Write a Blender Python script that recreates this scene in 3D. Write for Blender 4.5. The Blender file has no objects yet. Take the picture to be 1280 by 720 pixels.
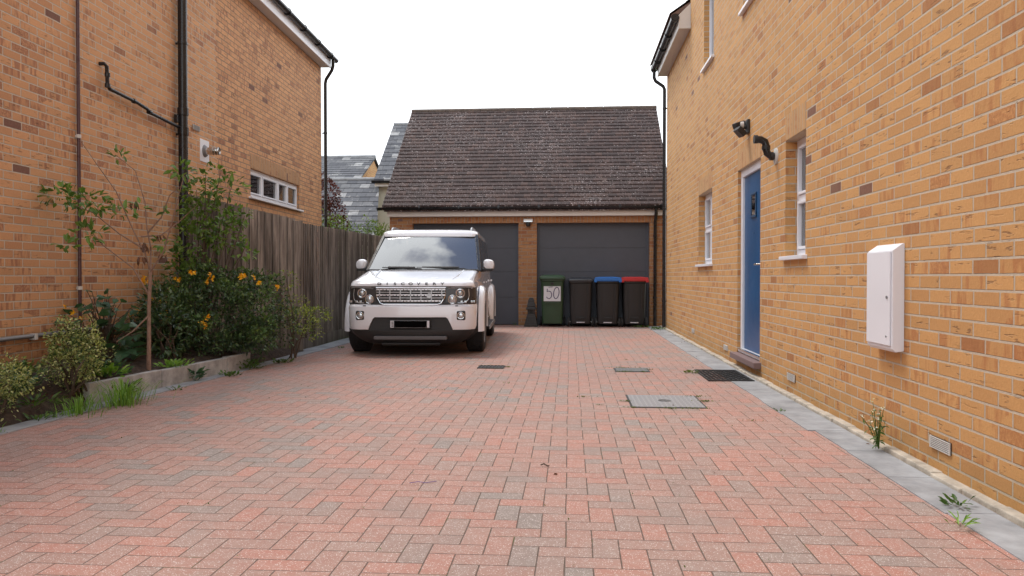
import bpy, bmesh, math, random
from mathutils import Vector, Matrix, Euler
R = math.radians; PI = math.pi
S = bpy.context.scene; COL = S.collection
random.seed(7)

# ------------------------------------------------------------------ camera
cd = bpy.data.cameras.new('camera'); cam = bpy.data.objects.new('camera', cd); COL.objects.link(cam)
cd.sensor_width = 36; cd.lens = 955/1280*36; cd.clip_start = .05; cd.clip_end = 500
cam.location = (0, 0, 1.04); cam.rotation_euler = (R(90-.84), 0, R(4.311))
S.camera = cam
# ------------------------------------------------------------------ sky
SUN_EL, SUN_AZ = 66, -58          # azimuth from +Y towards +X
w = bpy.data.worlds.new('World'); S.world = w; w.use_nodes = True
nt = w.node_tree; nt.nodes.clear()
out = nt.nodes.new('ShaderNodeOutputWorld'); bg = nt.nodes.new('ShaderNodeBackground'); bg.inputs[1].default_value = .14
sky = nt.nodes.new('ShaderNodeTexSky'); sky.sky_type = 'NISHITA'; sky.sun_disc = False
sky.sun_elevation = R(SUN_EL); sky.sun_rotation = R(SUN_AZ); sky.dust_density = .6
tc = nt.nodes.new('ShaderNodeTexCoord'); sep = nt.nodes.new('ShaderNodeSeparateXYZ')
nt.links.new(tc.outputs['Generated'], sep.inputs[0])
no = nt.nodes.new('ShaderNodeTexNoise'); no.inputs['Scale'].default_value = 2.6; no.inputs['Detail'].default_value = 7
nt.links.new(tc.outputs['Generated'], no.inputs['Vector'])
m1 = nt.nodes.new('ShaderNodeMapRange'); m1.inputs[1].default_value = .50; m1.inputs[2].default_value = .57
nt.links.new(no.outputs[0], m1.inputs[0])
m2 = nt.nodes.new('ShaderNodeMapRange'); m2.inputs[1].default_value = .62; m2.inputs[2].default_value = .9; m2.inputs[3].default_value = 1; m2.inputs[4].default_value = 0
nt.links.new(sep.outputs[2], m2.inputs[0])
mx = nt.nodes.new('ShaderNodeMath'); mx.operation = 'MAXIMUM'; nt.links.new(m1.outputs[0], mx.inputs[0]); nt.links.new(m2.outputs[0], mx.inputs[1])
mix = nt.nodes.new('ShaderNodeMix'); mix.data_type = 'RGBA'
nt.links.new(mx.outputs[0], mix.inputs[0]); nt.links.new(sky.outputs[0], mix.inputs[6]); mix.inputs[7].default_value = (11.6, 12.0, 12.4, 1)
nt.links.new(mix.outputs[2], bg.inputs[0]); nt.links.new(bg.outputs[0], out.inputs[0])
# ------------------------------------------------------------------ sun
sl = bpy.data.lights.new('sun', 'SUN'); sl.energy = 2.0; sl.angle = R(16); sl.color = (1, .95, .88)
so = bpy.data.objects.new('sun', sl); COL.objects.link(so)
sd = Vector((math.sin(R(SUN_AZ))*math.cos(R(SUN_EL)), math.cos(R(SUN_AZ))*math.cos(R(SUN_EL)), math.sin(R(SUN_EL))))
so.rotation_euler = sd.to_track_quat('Z', 'Y').to_euler()
S.view_settings.view_transform = 'Standard'; S.view_settings.look = 'None'; S.view_settings.gamma = 1
S.view_settings.exposure = 0.24; S.view_settings.use_curve_mapping = False
S.render.engine = 'CYCLES'

# ------------------------------------------------------------------ node helpers
class N:
    def __init__(s, t, o): s.t = t; s.o = o
    def _m(s, op, b=None, c=None, clamp=False):
        n = s.t.nodes.new('ShaderNodeMath'); n.operation = op; n.use_clamp = clamp
        for i, v in enumerate((s, b, c)):
            if v is None: continue
            if isinstance(v, N): s.t.links.new(v.o, n.inputs[i])
            else: n.inputs[i].default_value = v
        return N(s.t, n.outputs[0])
    def __add__(s, b): return s._m('ADD', b)
    def __sub__(s, b): return s._m('SUBTRACT', b)
    def __mul__(s, b): return s._m('MULTIPLY', b)
    def __truediv__(s, b): return s._m('DIVIDE', b)
    def floor(s): return s._m('FLOOR')
    def fract(s): return s._m('FRACT')
    def min(s, b): return s._m('MINIMUM', b)
    def max(s, b): return s._m('MAXIMUM', b)
    def abs(s): return s._m('ABSOLUTE')
    def mod(s, b): return s._m('FLOORED_MODULO', b)
    def gt(s, b): return s._m('GREATER_THAN', b)
    def inv(s): return N.c(s.t, 1)-s
    @staticmethod
    def c(t, v):
        n = t.nodes.new('ShaderNodeValue'); n.outputs[0].default_value = v; return N(t, n.outputs[0])
    def rng(s, a, b, c=0, d=1, smooth=False):
        n = s.t.nodes.new('ShaderNodeMapRange'); s.t.links.new(s.o, n.inputs[0])
        if smooth: n.interpolation_type = 'SMOOTHSTEP'
        for i, v in enumerate((a, b, c, d)): n.inputs[i+1].default_value = v
        return N(s.t, n.outputs[0])
def comb(t, x, y, z=0):
    n = t.nodes.new('ShaderNodeCombineXYZ')
    for i, v in enumerate((x, y, z)):
        if isinstance(v, N): t.links.new(v.o, n.inputs[i])
        else: n.inputs[i].default_value = v
    return N(t, n.outputs[0])
def white(t, vec):
    n = t.nodes.new('ShaderNodeTexWhiteNoise'); n.noise_dimensions = '3D'; t.links.new(vec.o, n.inputs[0]); return N(t, n.outputs[0])
def noise(t, vec, scale, detail=3, rough=.5):
    n = t.nodes.new('ShaderNodeTexNoise'); n.inputs['Scale'].default_value = scale; n.inputs['Detail'].default_value = detail
    n.inputs['Roughness'].default_value = rough
    if vec is not None: t.links.new(vec.o, n.inputs[0])
    return N(t, n.outputs[0])
def ramp(t, fac, stops, interp='LINEAR'):
    n = t.nodes.new('ShaderNodeValToRGB'); t.links.new(fac.o, n.inputs[0]); cr = n.color_ramp; cr.interpolation = interp
    while len(cr.elements) < len(stops): cr.elements.new(.5)
    for e, (p, c) in zip(cr.elements, stops): e.position = p; e.color = (*c, 1)
    return N(t, n.outputs[0])
def mixc(t, fac, a, b, mode='MIX'):
    n = t.nodes.new('ShaderNodeMix'); n.data_type = 'RGBA'; n.blend_type = mode
    if isinstance(fac, N): t.links.new(fac.o, n.inputs[0])
    else: n.inputs[0].default_value = fac
    for i, v in ((6, a), (7, b)):
        if isinstance(v, N): t.links.new(v.o, n.inputs[i])
        else: n.inputs[i].default_value = (*v, 1)
    return N(t, n.outputs[2])
def newmat(name):
    m = bpy.data.materials.new(name); m.use_nodes = True; t = m.node_tree
    return m, t, t.nodes['Principled BSDF']
def geo(t): return t.nodes.new('ShaderNodeNewGeometry')
def wpos(t):
    g = geo(t); s = t.nodes.new('ShaderNodeSeparateXYZ'); t.links.new(g.outputs['Position'], s.inputs[0])
    return N(t, g.outputs['Position']), N(t, s.outputs[0]), N(t, s.outputs[1]), N(t, s.outputs[2])
def setc(t, b, col): t.links.new(col.o, b.inputs['Base Color'])
def bump(t, b, h, dist=.002, strength=1):
    n = t.nodes.new('ShaderNodeBump'); n.inputs['Distance'].default_value = dist; n.inputs['Strength'].default_value = strength
    t.links.new(h.o, n.inputs['Height']); t.links.new(n.outputs[0], b.inputs['Normal'])
def plain(name, col, rough=.6, metal=0, var=.12, sc=6, bp=0, coat=0, spec=None):
    m, t, b = newmat(name)
    b.inputs['Roughness'].default_value = rough; b.inputs['Metallic'].default_value = metal
    if coat: b.inputs['Coat Weight'].default_value = coat; b.inputs['Coat Roughness'].default_value = .04
    if spec is not None: b.inputs['Specular IOR Level'].default_value = spec
    p, x, y, z = wpos(t)
    n = noise(t, p, sc, 6, .65)
    lo = tuple(c*(1-var) for c in col); hi = tuple(min(1, c*(1+var)) for c in col)
    setc(t, b, ramp(t, n, [(.3, lo), (.7, hi)]))
    r = n.rng(.3, .7, max(0, rough-.08), min(1, rough+.08)); t.links.new(r.o, b.inputs['Roughness'])
    if bp: bump(t, b, noise(t, p, sc*12, 4), bp)
    return m

def brick_mat(name, base, lo, red, mortar, soldier=False, axis=None, streak=.8, tint=1.0, dark_from=None):
    m, t, b = newmat(name); b.inputs['Roughness'].default_value = .85
    p, x, y, z = wpos(t)
    g = geo(t); s = t.nodes.new('ShaderNodeSeparateXYZ'); t.links.new(g.outputs['True Normal'], s.inputs[0])
    nx = N(t, s.outputs[0]).abs().gt(.7)
    h = y*nx + x*nx.inv()
    # slight wander of the courses
    hh, zz = (z, h) if soldier else (h, z)
    if soldier: zz = h; hh = z+.03
    row = (zz/.075).floor(); fv = (zz/.075).fract()
    u = hh/.225 + row.mod(2)*(0 if soldier else .5) + white(t, comb(t, row, 3.3, 1))*.05
    col = u.floor(); fu = u.fract()
    if soldier: fu = fu*0+.5
    du = fu.min(fu.inv())*.225; dv = fv.min(fv.inv())*.075
    d = du.min(dv)
    wob = noise(t, p, 45, 2)*.0035
    brickm = (d+wob).rng(.0062, .0088, 0, 1, True)
    r1 = white(t, comb(t, row, col, 1)); r2 = white(t, comb(t, row, col, 5)); r3 = white(t, comb(t, row, col, 9))
    fine = noise(t, p, 60, 5, .7); broad = noise(t, p, .9, 3)
    c = ramp(t, r1, [(0, lo), (.35, base), (.75, tuple(v*1.07 for v in base)), (1, tuple(v*.9 for v in base))])
    # fire-flashed stripes across some bricks, only in patches
    sv = comb(t, hh*26, zz*5, r1*7)
    st = noise(t, sv, 1, 2).rng(.47, .62) * (r2 + broad*.9).gt(streak+.42)
    c = mixc(t, st*.75, c, red)
    c = mixc(t, (r3+(broad-.5)*.6).gt(.96)*.8*fine.rng(.30, .55), c, red)
    c = mixc(t, (r2*(1/1.0)).gt(.988)*.7, c, tuple(v*.8 for v in red))
    c = mixc(t, r3.gt(.996)*.8, c, (.16, .075, .06))
    c = mixc(t, fine.rng(.25, .75)*.5, c, mixc(t, 1, c, (.72, .7, .68), 'MULTIPLY'))
    # creases
    cr = noise(t, comb(t, hh*9, zz*45, r1*9), 1, 3, .6).rng(.60, .66)
    crease = cr*(r1).rng(.3, .8)
    c = mixc(t, crease*.55, c, (.16, .08, .045))
    mc = mixc(t, noise(t, p, 20, 4), tuple(v*.8 for v in mortar), mortar)
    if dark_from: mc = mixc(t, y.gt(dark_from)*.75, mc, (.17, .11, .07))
    c = mixc(t, brickm, mc, c)
    # damp foot of the wall
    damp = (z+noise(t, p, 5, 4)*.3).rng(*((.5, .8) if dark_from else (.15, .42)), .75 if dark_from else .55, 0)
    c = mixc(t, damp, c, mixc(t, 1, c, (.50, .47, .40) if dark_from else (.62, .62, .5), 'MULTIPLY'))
    weather = noise(t, p, .6, 5, .6).rng(.3, .7, .0, .25)
    c = mixc(t, weather, c, mixc(t, 1, c, (.78, .76, .76), 'MULTIPLY'))
    setc(t, b, c)
    hgt = brickm + fine*.35 - crease*.6
    bump(t, b, hgt, .009, .9)
    return m

def paver_mat():
    m, t, b = newmat('block_paving'); p, x, y, z = wpos(t)
    W = .1025
    # tiny rotation/wobble
    xx = (x + noise(t, p, .7, 2)*.03)/W; yy = (y + noise(t, p, .9, 2)*.03 + 3)/W
    i = xx.floor(); j = yy.floor(); fx = xx.fract(); fy = yy.fract()
    k = (i+j).mod(4)
    k1 = k.gt(.5)*k.gt(1.5).inv(); k3 = k.gt(2.5); hor = k.gt(1.5).inv(); ver = hor.inv()
    bi = i-k1; bj = j-k3
    lu = (fx+k1)*hor + (fy+k3)*ver          # 0..2 along brick
    lv = fy*hor + fx*ver
    dd = (lu.min(N.c(t, 2)-lu)).min(lv.min(lv.inv()))*W
    wob = noise(t, p, 30, 3)*.0035
    bm = (dd+wob).rng(.0024, .0054, 0, 1, True)
    idv = comb(t, bi, bj, hor*3)
    r1 = white(t, idv); r2 = white(t, comb(t, bj, bi, ver*7))
    patch = noise(t, p, .55, 4)
    sel = (r1 + (patch-.5)*1.3)
    c = ramp(t, sel, [(0, (.455, .215, .165)), (.35, (.42, .228, .182)), (.66, (.385, .235, .193)), (.88, (.345, .24, .205)), (1.0, (.29, .24, .215))])
    c = mixc(t, r2*.35, c, mixc(t, 1, c, (.8, .78, .78), 'MULTIPLY'))
    fine = noise(t, p, 160, 4, .75); mid = noise(t, p, 22, 4, .65)
    c = mixc(t, fine.rng(.35, .65)*.5, c, mixc(t, 1, c, (.66, .66, .68), 'MULTIPLY'))
    c = mixc(t, mid.rng(.4, .75)*.35, c, (.42, .36, .32))
    vo = t.nodes.new('ShaderNodeTexVoronoi'); vo.inputs['Scale'].default_value = 150; t.links.new(p.o, vo.inputs[0])
    sp = N(t, vo.outputs['Distance']).rng(.20, .34, 1, 0)
    sp = sp*noise(t, p, 70, 2).rng(.44, .52)
    c = mixc(t, sp*.95, c, (.72, .68, .64))
    stain = noise(t, p, 1.7, 6, .65)
    c = mixc(t, stain.rng(.5, .72, 0, .55), c, (.25, .215, .195))
    oil = noise(t, comb(t, x*.35, y*.22, 4.0), 1.0, 4, .55).rng(.52, .68, 0, .25)
    c = mixc(t, oil, c, mixc(t, 1, c, (.68, .68, .70), 'MULTIPLY'))
    moss = noise(t, p, 3.1, 5, .7).rng(.56, .66)
    jc = mixc(t, moss, (.12, .088, .07), (.09, .10, .03))
    c = mixc(t, bm, jc, c)
    setc(t, b, c); b.inputs['Roughness'].default_value = .8
    bump(t, b, bm + fine*.2 + r2*.15, .005, .7)
    return m

def tile_mat(name, z0, dz, tw, cols, fleck, fleckcol, axis='x', pale=0):
    m, t, b = newmat(name); p, x, y, z = wpos(t); b.inputs['Roughness'].default_value = .8
    row = ((z-z0)/dz).floor(); fr = ((z-z0)/dz).fract()
    u = (x if axis == 'x' else y)/tw + row.mod(2)*.5; col = u.floor(); fu = u.fract()
    gap = (fu.min(fu.inv())*tw).rng(.002, .006)
    r = white(t, comb(t, row, col, 2)); r2 = white(t, comb(t, row, col, 6))
    c = ramp(t, r, [(0, cols[0]), (.5, cols[1]), (1, cols[2])])
    br = noise(t, p, .8, 4)
    f = noise(t, comb(t, x*1.0, y, z*1.4), fleck, 3, .7)
    fl = (f + (br-.5)*.25 + fr.rng(0, .6, .05, -.03)).rng(.62, .66)
    c = mixc(t, fl*.9, c, fleckcol)
    if pale: c = mixc(t, r2.gt(1-pale)*.6, c, (.42, .42, .42))
    c = mixc(t, noise(t, p, 12, 5).rng(.4, .7)*.4, c, tuple(v*.6 for v in cols[0]))
    c = mixc(t, gap, tuple(v*.3 for v in cols[0]), c)
    setc(t, b, c); bump(t, b, r*.6+noise(t, p, 40, 4)*.4+gap, .01, .8)
    return m

def wood_mat(name, a, bb):
    m, t, b = newmat(name); p, x, y, z = wpos(t); b.inputs['Roughness'].default_value = .9
    g = geo(t); rnd = N(t, g.outputs['Random Per Island'])
    gr = noise(t, comb(t, x*30+rnd*40, y*30, z*1.6), 1.2, 6, .7)
    c = ramp(t, gr, [(.25, tuple(v*.22 for v in a)), (.47, a), (.7, bb)])
    c = mixc(t, rnd, c, mixc(t, 1, c, (.42, .41, .40), 'MULTIPLY'))
    st = noise(t, comb(t, x*5, y*5, z*.8), 1, 4).rng(.48, .62)
    c = mixc(t, st*.6, c, (.045, .035, .028))
    green = (z + noise(t, p, 2, 4)).rng(.4, 1.1, .35, 0)
    c = mixc(t, green, c, (.055, .06, .03))
    setc(t, b, c); bump(t, b, gr, .004, .8); return m

def leaf_mat(name, cols, rough=.45, trans=.25):
    m, t, b = newmat(name); g = geo(t); rnd = N(t, g.outputs['Random Per Island'])
    st = [(i/(len(cols)-1) if len(cols) > 1 else 0, c) for i, c in enumerate(cols)]
    c = ramp(t, rnd, st); setc(t, b, c); b.inputs['Roughness'].default_value = rough
    tr = t.nodes.new('ShaderNodeBsdfTranslucent'); t.links.new(mixc(t, 1, c, (1.3, 1.4, .6), 'MULTIPLY').o, tr.inputs[0])
    mx = t.nodes.new('ShaderNodeMixShader'); mx.inputs[0].default_value = trans
    t.links.new(b.outputs[0], mx.inputs[1]); t.links.new(tr.outputs[0], mx.inputs[2])
    t.links.new(mx.outputs[0], t.nodes['Material Output'].inputs[0])
    return m

def glass_mat(name, tint=(.35, .4, .4), boost=1.6):
    m, t, b = newmat(name); t.nodes.remove(b)
    tr = t.nodes.new('ShaderNodeBsdfTransparent'); tr.inputs[0].default_value = (*tint, 1)
    gl = t.nodes.new('ShaderNodeBsdfGlossy'); gl.inputs['Roughness'].default_value = .02
    fr = t.nodes.new('ShaderNodeFresnel'); fr.inputs[0].default_value = 1.5
    f = N(t, fr.outputs[0])._m('MULTIPLY', boost, clamp=True)
    mx = t.nodes.new('ShaderNodeMixShader'); t.links.new(f.o, mx.inputs[0])
    t.links.new(tr.outputs[0], mx.inputs[1]); t.links.new(gl.outputs[0], mx.inputs[2])
    t.links.new(mx.outputs[0], t.nodes['Material Output'].inputs[0]); return m

M = {}
M['brickR'] = brick_mat('buff_brick', (.63, .34, .125), (.56, .29, .105), (.47, .19, .065), (.62, .52, .395))
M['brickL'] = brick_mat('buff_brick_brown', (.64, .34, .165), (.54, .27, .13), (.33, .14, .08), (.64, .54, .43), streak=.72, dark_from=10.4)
M['brickG'] = brick_mat('garage_brick', (.44, .225, .10), (.36, .17, .08), (.32, .11, .05), (.42, .33, .26), streak=.7)
M['soldR'] = brick_mat('soldier_brick', (.58, .33, .14), (.54, .30, .12), (.50, .22, .08), (.54, .42, .30), soldier=True)
M['soldL'] = brick_mat('soldier_brick_brown', (.48, .26, .12), (.42, .22, .1), (.36, .14, .06), (.45, .35, .27), soldier=True)
M['soldG'] = brick_mat('garage_soldier_brick', (.42, .21, .095), (.36, .17, .08), (.34, .12, .05), (.40, .31, .24), soldier=True)
M['pave'] = paver_mat()
M['slab'] = plain('blue_grey_setts', (.29, .30, .315), .75, var=.34, sc=4, bp=.002)
M['lime'] = plain('pale_mortar_edge', (.44, .39, .32), .9, var=.35, sc=9, bp=.003)
M['soil'] = plain('soil', (.075, .05, .036), .95, var=.6, sc=18, bp=.02)
M['lawn'] = plain('lawn', (.07, .10, .03), .9, var=.4, sc=8, bp=.01)
M['stone'] = plain('grey_kerb_stone', (.38, .37, .36), .85, var=.35, sc=7, bp=.003)
M['upvc'] = plain('white_upvc', (.79, .80, .85), .38, var=.015, sc=2)
M['fascia'] = plain('cream_fascia', (.66, .63, .60), .45, var=.04)
M['soffit'] = plain('soffit_board', (.60, .57, .55), .5, var=.04)
M['black'] = plain('black_plastic', (.012, .012, .014), .28, var=.2)
M['matt'] = plain('matt_black_plastic', (.018, .018, .019), .55, var=.2)
M['rubber'] = plain('tyre_rubber', (.016, .016, .017), .75, var=.2, sc=40, bp=.001)
M['purple'] = plain('maroon_plastic', (.075, .032, .036), .3, var=.1)
M['grey'] = plain('grey_plastic', (.17, .17, .18), .45, var=.15)
M['clip'] = plain('pale_plastic', (.6, .58, .55), .5, var=.1)
M['steel'] = plain('stainless_steel', (.62, .60, .57), .22, metal=1, var=.1)
M['chrome'] = plain('chrome', (.75, .76, .78), .12, metal=1, var=.03)
M['bright'] = plain('bright_trim', (.72, .73, .76), .3, metal=.5, var=.03)
M['silver'] = plain('silver_trim', (.45, .45, .46), .3, metal=.8, var=.05)
M['blue'] = plain('blue_door_paint', (.008, .078, .215), .35, var=.08, sc=3)
M['bluedk'] = plain('blue_moulding', (.010, .055, .13), .35, var=.08)
M['anth'] = plain('anthracite_door', (.072, .080, .100), .55, var=.12, sc=3, bp=.0008)
M['paint'] = plain('pearl_white_paint', (.79, .81, .86), .22, var=.012, sc=2, coat=.9)
M['glass'] = glass_mat('car_glass', (.20, .25, .25), 4.2)
M['wglass'] = glass_mat('window_glass', (.45, .5, .5), 2.0)
M['inner'] = plain('dark_interior', (.02, .02, .022), .7, var=.2)
M['curtain'] = plain('grey_blind', (.22, .23, .24), .8, var=.1)
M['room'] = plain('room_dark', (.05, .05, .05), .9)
M['lens'] = plain('lamp_lens', (.55, .58, .6), .05, metal=.6, var=.05)
M['housing'] = plain('lamp_housing', (.035, .033, .034), .3, var=.1)
M['brown'] = plain('brown_step', (.20, .13, .125), .6, var=.15)
M['green'] = plain('green_bin_plastic', (.025, .062, .030), .4, var=.15, sc=3)
M['binblk'] = plain('charcoal_bin_plastic', (.016, .016, .017), .42, var=.2, sc=3)
M['lidblue'] = plain('blue_lid', (.015, .14, .48), .4, var=.05)
M['lidred'] = plain('red_lid', (.48, .02, .025), .4, var=.05)
M['lidgrey'] = plain('dark_grey_lid', (.035, .04, .05), .22, var=.1)
M['paper'] = plain('white_paper', (.62, .62, .66), .6, var=.05)
M['ink'] = plain('violet_ink', (.05, .045, .12), .6)
M['cast'] = plain('cast_iron', (.22, .225, .23), .5, metal=.3, var=.3, sc=14, bp=.004)
M['castdk'] = plain('dark_cast_iron', (.03, .03, .03), .6, var=.3, sc=14, bp=.004)
M['render'] = plain('cream_render', (.60, .57, .47), .9, var=.08, sc=2)
M['wood'] = wood_mat('weathered_fence_wood', (.30, .25, .215), (.54, .46, .40))
M['bark'] = plain('pale_bark', (.27, .17, .125), .8, var=.3, sc=30, bp=.003)
M['bark2'] = plain('dark_twig', (.10, .07, .05), .85, var=.3, sc=30)
M['garroof'] = tile_mat('plain_roof_tiles', 2.53, .096786, .165, [(.032, .018, .017), (.050, .028, .026), (.074, .041, .034)], 34, (.70, .64, .64))
M['slate'] = tile_mat('grey_slates', 1.0, .15, .3, [(.055, .06, .075), (.09, .095, .11), (.14, .145, .155)], 2.5, (.28, .28, .28), pale=.10)
M['tileR'] = plain('brown_roof_tile', (.16, .10, .08), .85, var=.3, sc=9, bp=.005)
M['road'] = plain('asphalt', (.06, .06, .062), .9, var=.2, sc=10, bp=.004)
G1 = [(.02, .045, .02), (.035, .07, .028), (.06, .115, .035), (.10, .15, .05), (.03, .06, .03)]
M['lf_dark'] = leaf_mat('dark_glossy_leaf', G1, .35, .15)
M['lf_mid'] = leaf_mat('mid_green_leaf', [(.03, .07, .015), (.06, .13, .02), (.10, .18, .03), (.045, .10, .02), (.16, .24, .04)])
M['lf_clmb'] = leaf_mat('light_climber_leaf', [(.06, .12, .025), (.10, .19, .035), (.17, .28, .05), (.08, .15, .03), (.26, .36, .07)])
M['lf_new'] = leaf_mat('new_growth_leaf', [(.05, .10, .035), (.08, .15, .045), (.14, .22, .06), (.06, .12, .05), (.20, .27, .07)])
M['lf_sap'] = leaf_mat('sapling_leaf', [(.06, .12, .03), (.11, .21, .04), (.18, .30, .06), (.07, .15, .03)])
M['lf_var'] = leaf_mat('variegated_leaf', [(.06, .11, .02), (.50, .52, .20), (.62, .62, .30), (.09, .14, .03), (.46, .50, .18), (.06, .11, .03), (.04, .08, .02)])
M['lf_big'] = leaf_mat('broad_leaf', [(.035, .085, .04), (.055, .125, .06), (.08, .17, .09)])
M['lf_red'] = leaf_mat('purple_leaf', [(.05, .012, .014), (.10, .02, .02), (.16, .035, .03)])
M['lf_dead'] = leaf_mat('dead_leaf', [(.09, .035, .02), (.16, .07, .035)])
M['grass'] = leaf_mat('grass_blade', [(.11, .24, .03), (.18, .34, .05), (.26, .42, .08)])
M['flower'] = leaf_mat('orange_petal', [(.90, .46, .01), (.92, .55, .03), (.85, .36, .01)], .5, .2)
M['petal'] = leaf_mat('white_petal', [(.7, .7, .65), (.75, .7, .5)])
M['moss'] = leaf_mat('moss_green', [(.09, .13, .02), (.16, .20, .04), (.06, .10, .02)])
M['violet'] = plain('violet_thread', (.22, .15, .32), .6)

# ------------------------------------------------------------------ mesh helper
class MB:
    def __init__(s): s.v = []; s.f = []
    def add(s, vs, fs, xf=None):
        o = len(s.v); s.v += [tuple(xf @ Vector(v)) if xf else tuple(v) for v in vs]; s.f += [tuple(o+i for i in f) for f in fs]; return s
    def box(s, x0, x1, y0, y1, z0, z1, xf=None):
        v = [(x, y, z) for z in (z0, z1) for y in (y0, y1) for x in (x0, x1)]
        return s.add(v, [(0, 2, 3, 1), (4, 5, 7, 6), (0, 1, 5, 4), (2, 6, 7, 3), (0, 4, 6, 2), (1, 3, 7, 5)], xf)
    def quad(s, *p): return s.add(p, [tuple(range(len(p)))])
    def prism(s, poly, a0, a1, axis='y', xf=None):
        # poly: 2D points ; extruded along axis
        def P(p, a): return {'y': (p[0], a, p[1]), 'x': (a, p[0], p[1]), 'z': (p[0], p[1], a)}[axis]
        n = len(poly); v = [P(p, a0) for p in poly]+[P(p, a1) for p in poly]
        return s.add(v, [tuple(range(n))[::-1], tuple(range(n, 2*n))]+[(i, (i+1) % n, n+(i+1) % n, n+i) for i in range(n)], xf)
    def tube(s, pts, r, seg=10, closed=False):
        pts = [Vector(p) for p in pts]; rs = r if isinstance(r, (list, tuple)) else [r]*len(pts)
        rings = []; n = len(pts); up = None
        for i, p in enumerate(pts):
            if closed: d = pts[(i+1) % n]-pts[i-1]
            else: d = (pts[min(i+1, n-1)]-pts[max(i-1, 0)])
            d.normalize()
            if up is None: up = d.orthogonal().normalized()
            else:
                up = (up-d*up.dot(d)); up = up.normalized() if up.length > 1e-5 else d.orthogonal().normalized()
            q = d.cross(up)
            rings.append([p+(up*math.cos(2*PI*k/seg)+q*math.sin(2*PI*k/seg))*rs[i] for k in range(seg)])
        v = [x for rg in rings for x in rg]; f = []
        for i in range(n if closed else n-1):
            a = i*seg; b = ((i+1) % n)*seg
            f += [(a+k, a+(k+1) % seg, b+(k+1) % seg, b+k) for k in range(seg)]
        if not closed: f += [tuple(range(seg))[::-1], tuple(range((n-1)*seg, n*seg))]
        return s.add(v, f)
    def lathe(s, prof, c=(0, 0, 0), axis='z', seg=24, caps=True):
        v = []
        for r, h in prof:
            for k in range(seg):
                a = 2*PI*k/seg; u, w_ = r*math.cos(a), r*math.sin(a)
                v.append({'z': (c[0]+u, c[1]+w_, c[2]+h), 'x': (c[0]+h, c[1]+u, c[2]+w_), 'y': (c[0]+u, c[1]+h, c[2]+w_)}[axis])
        f = []; n = len(prof)
        for i in range(n-1): f += [(i*seg+k, i*seg+(k+1) % seg, (i+1)*seg+(k+1) % seg, (i+1)*seg+k) for k in range(seg)]
        if caps: f += [tuple(range(seg))[::-1], tuple(range((n-1)*seg, n*seg))]
        return s.add(v, f)
    def loft(s, rings, cap=True):
        n = len(rings[0]); v = [p for r_ in rings for p in r_]; f = []
        for i in range(len(rings)-1): f += [(i*n+k, i*n+(k+1) % n, (i+1)*n+(k+1) % n, (i+1)*n+k) for k in range(n)]
        if cap: f += [tuple(range(n))[::-1], tuple(range((len(rings)-1)*n, len(rings)*n))]
        return s.add(v, f)
    def build(s, name, mat, parent=None, bev=0, smooth=35, seg=2, fix=True):
        me = bpy.data.meshes.new(name); me.from_pydata(s.v, [], s.f)
        if fix or bev:
            bm = bmesh.new(); bm.from_mesh(me)
            bmesh.ops.recalc_face_normals(bm, faces=bm.faces)
            if bev:
                es = [e for e in bm.edges if len(e.link_faces) == 2 and e.calc_face_angle(0) > R(25)]
                bmesh.ops.bevel(bm, geom=es, offset=bev, segments=seg, affect='EDGES', profile=.5, clamp_overlap=True)
            if smooth:
                for fc in bm.faces: fc.smooth = True
                for e in bm.edges:
                    if len(e.link_faces) == 2 and e.calc_face_angle(0) > R(smooth): e.smooth = False
            bm.to_mesh(me); bm.free()
        me.materials.append(mat)
        o = bpy.data.objects.new(name, me); COL.objects.link(o)
        if bev:
            wn = o.modifiers.new('normals', 'WEIGHTED_NORMAL'); wn.keep_sharp = True; wn.weight = 60
        if parent: o.parent = parent
        return o
def tag(o, label=None, cat=None, group=None, kind=None):
    if label: o['label'] = label
    if cat: o['category'] = cat
    if group: o['group'] = group
    if kind: o['kind'] = kind
    return o
def empty(name, loc, label, cat, rz=0, group=None):
    o = bpy.data.objects.new(name, None); COL.objects.link(o); o.location = loc; o.rotation_euler = (0, 0, rz); o.empty_display_size = .1
    return tag(o, label, cat, group)
def struct(o): o['kind'] = 'structure'; return o
def boolcut(o, cutters):
    for c in cutters:
        md = o.modifiers.new('b', 'BOOLEAN'); md.operation = 'DIFFERENCE'; md.object = c; md.solver = 'EXACT'
    bpy.context.view_layer.update()
    dg = bpy.context.evaluated_depsgraph_get(); me = bpy.data.meshes.new_from_object(o.evaluated_get(dg))
    o.modifiers.clear(); o.data = me
    for c in cutters: bpy.data.objects.remove(c)
    bm = bmesh.new(); bm.from_mesh(me)
    for fc in bm.faces: fc.smooth = True
    for e in bm.edges: e.smooth = not (len(e.link_faces) == 2 and e.calc_face_angle(0) > R(32))
    bm.to_mesh(me); bm.free()

# ================================================================== GROUND
def sheet(name, x0, x1, y0, y1, z, mat, nx=1, ny=1):
    m = MB()
    for i in range(nx):
        for j in range(ny):
            a, b = x0+(x1-x0)*i/nx, x0+(x1-x0)*(i+1)/nx; c, d = y0+(y1-y0)*j/ny, y0+(y1-y0)*(j+1)/ny
            m.quad((a, c, z), (b, c, z), (b, d, z), (a, d, z))
    return struct(m.build(name, mat, smooth=0))
sheet('ground', -300, 300, -300, 300, -.03, M['lawn'])
sheet('road', -60, 60, -14, -5, -.012, M['road'])
EDGE = [(-3.80, 3.0), (-3.73, 4.71), (-3.66, 6.27), (-3.59, 7.68), (-3.53, 9.58), (-3.46, 11.05), (-3.42, 16.3)]
def edge_x(y):
    for (xa, ya), (xb, yb) in zip(EDGE, EDGE[1:]):
        if y <= yb: return xa+(xb-xa)*(y-ya)/(yb-ya)
    return EDGE[-1][0]
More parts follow.
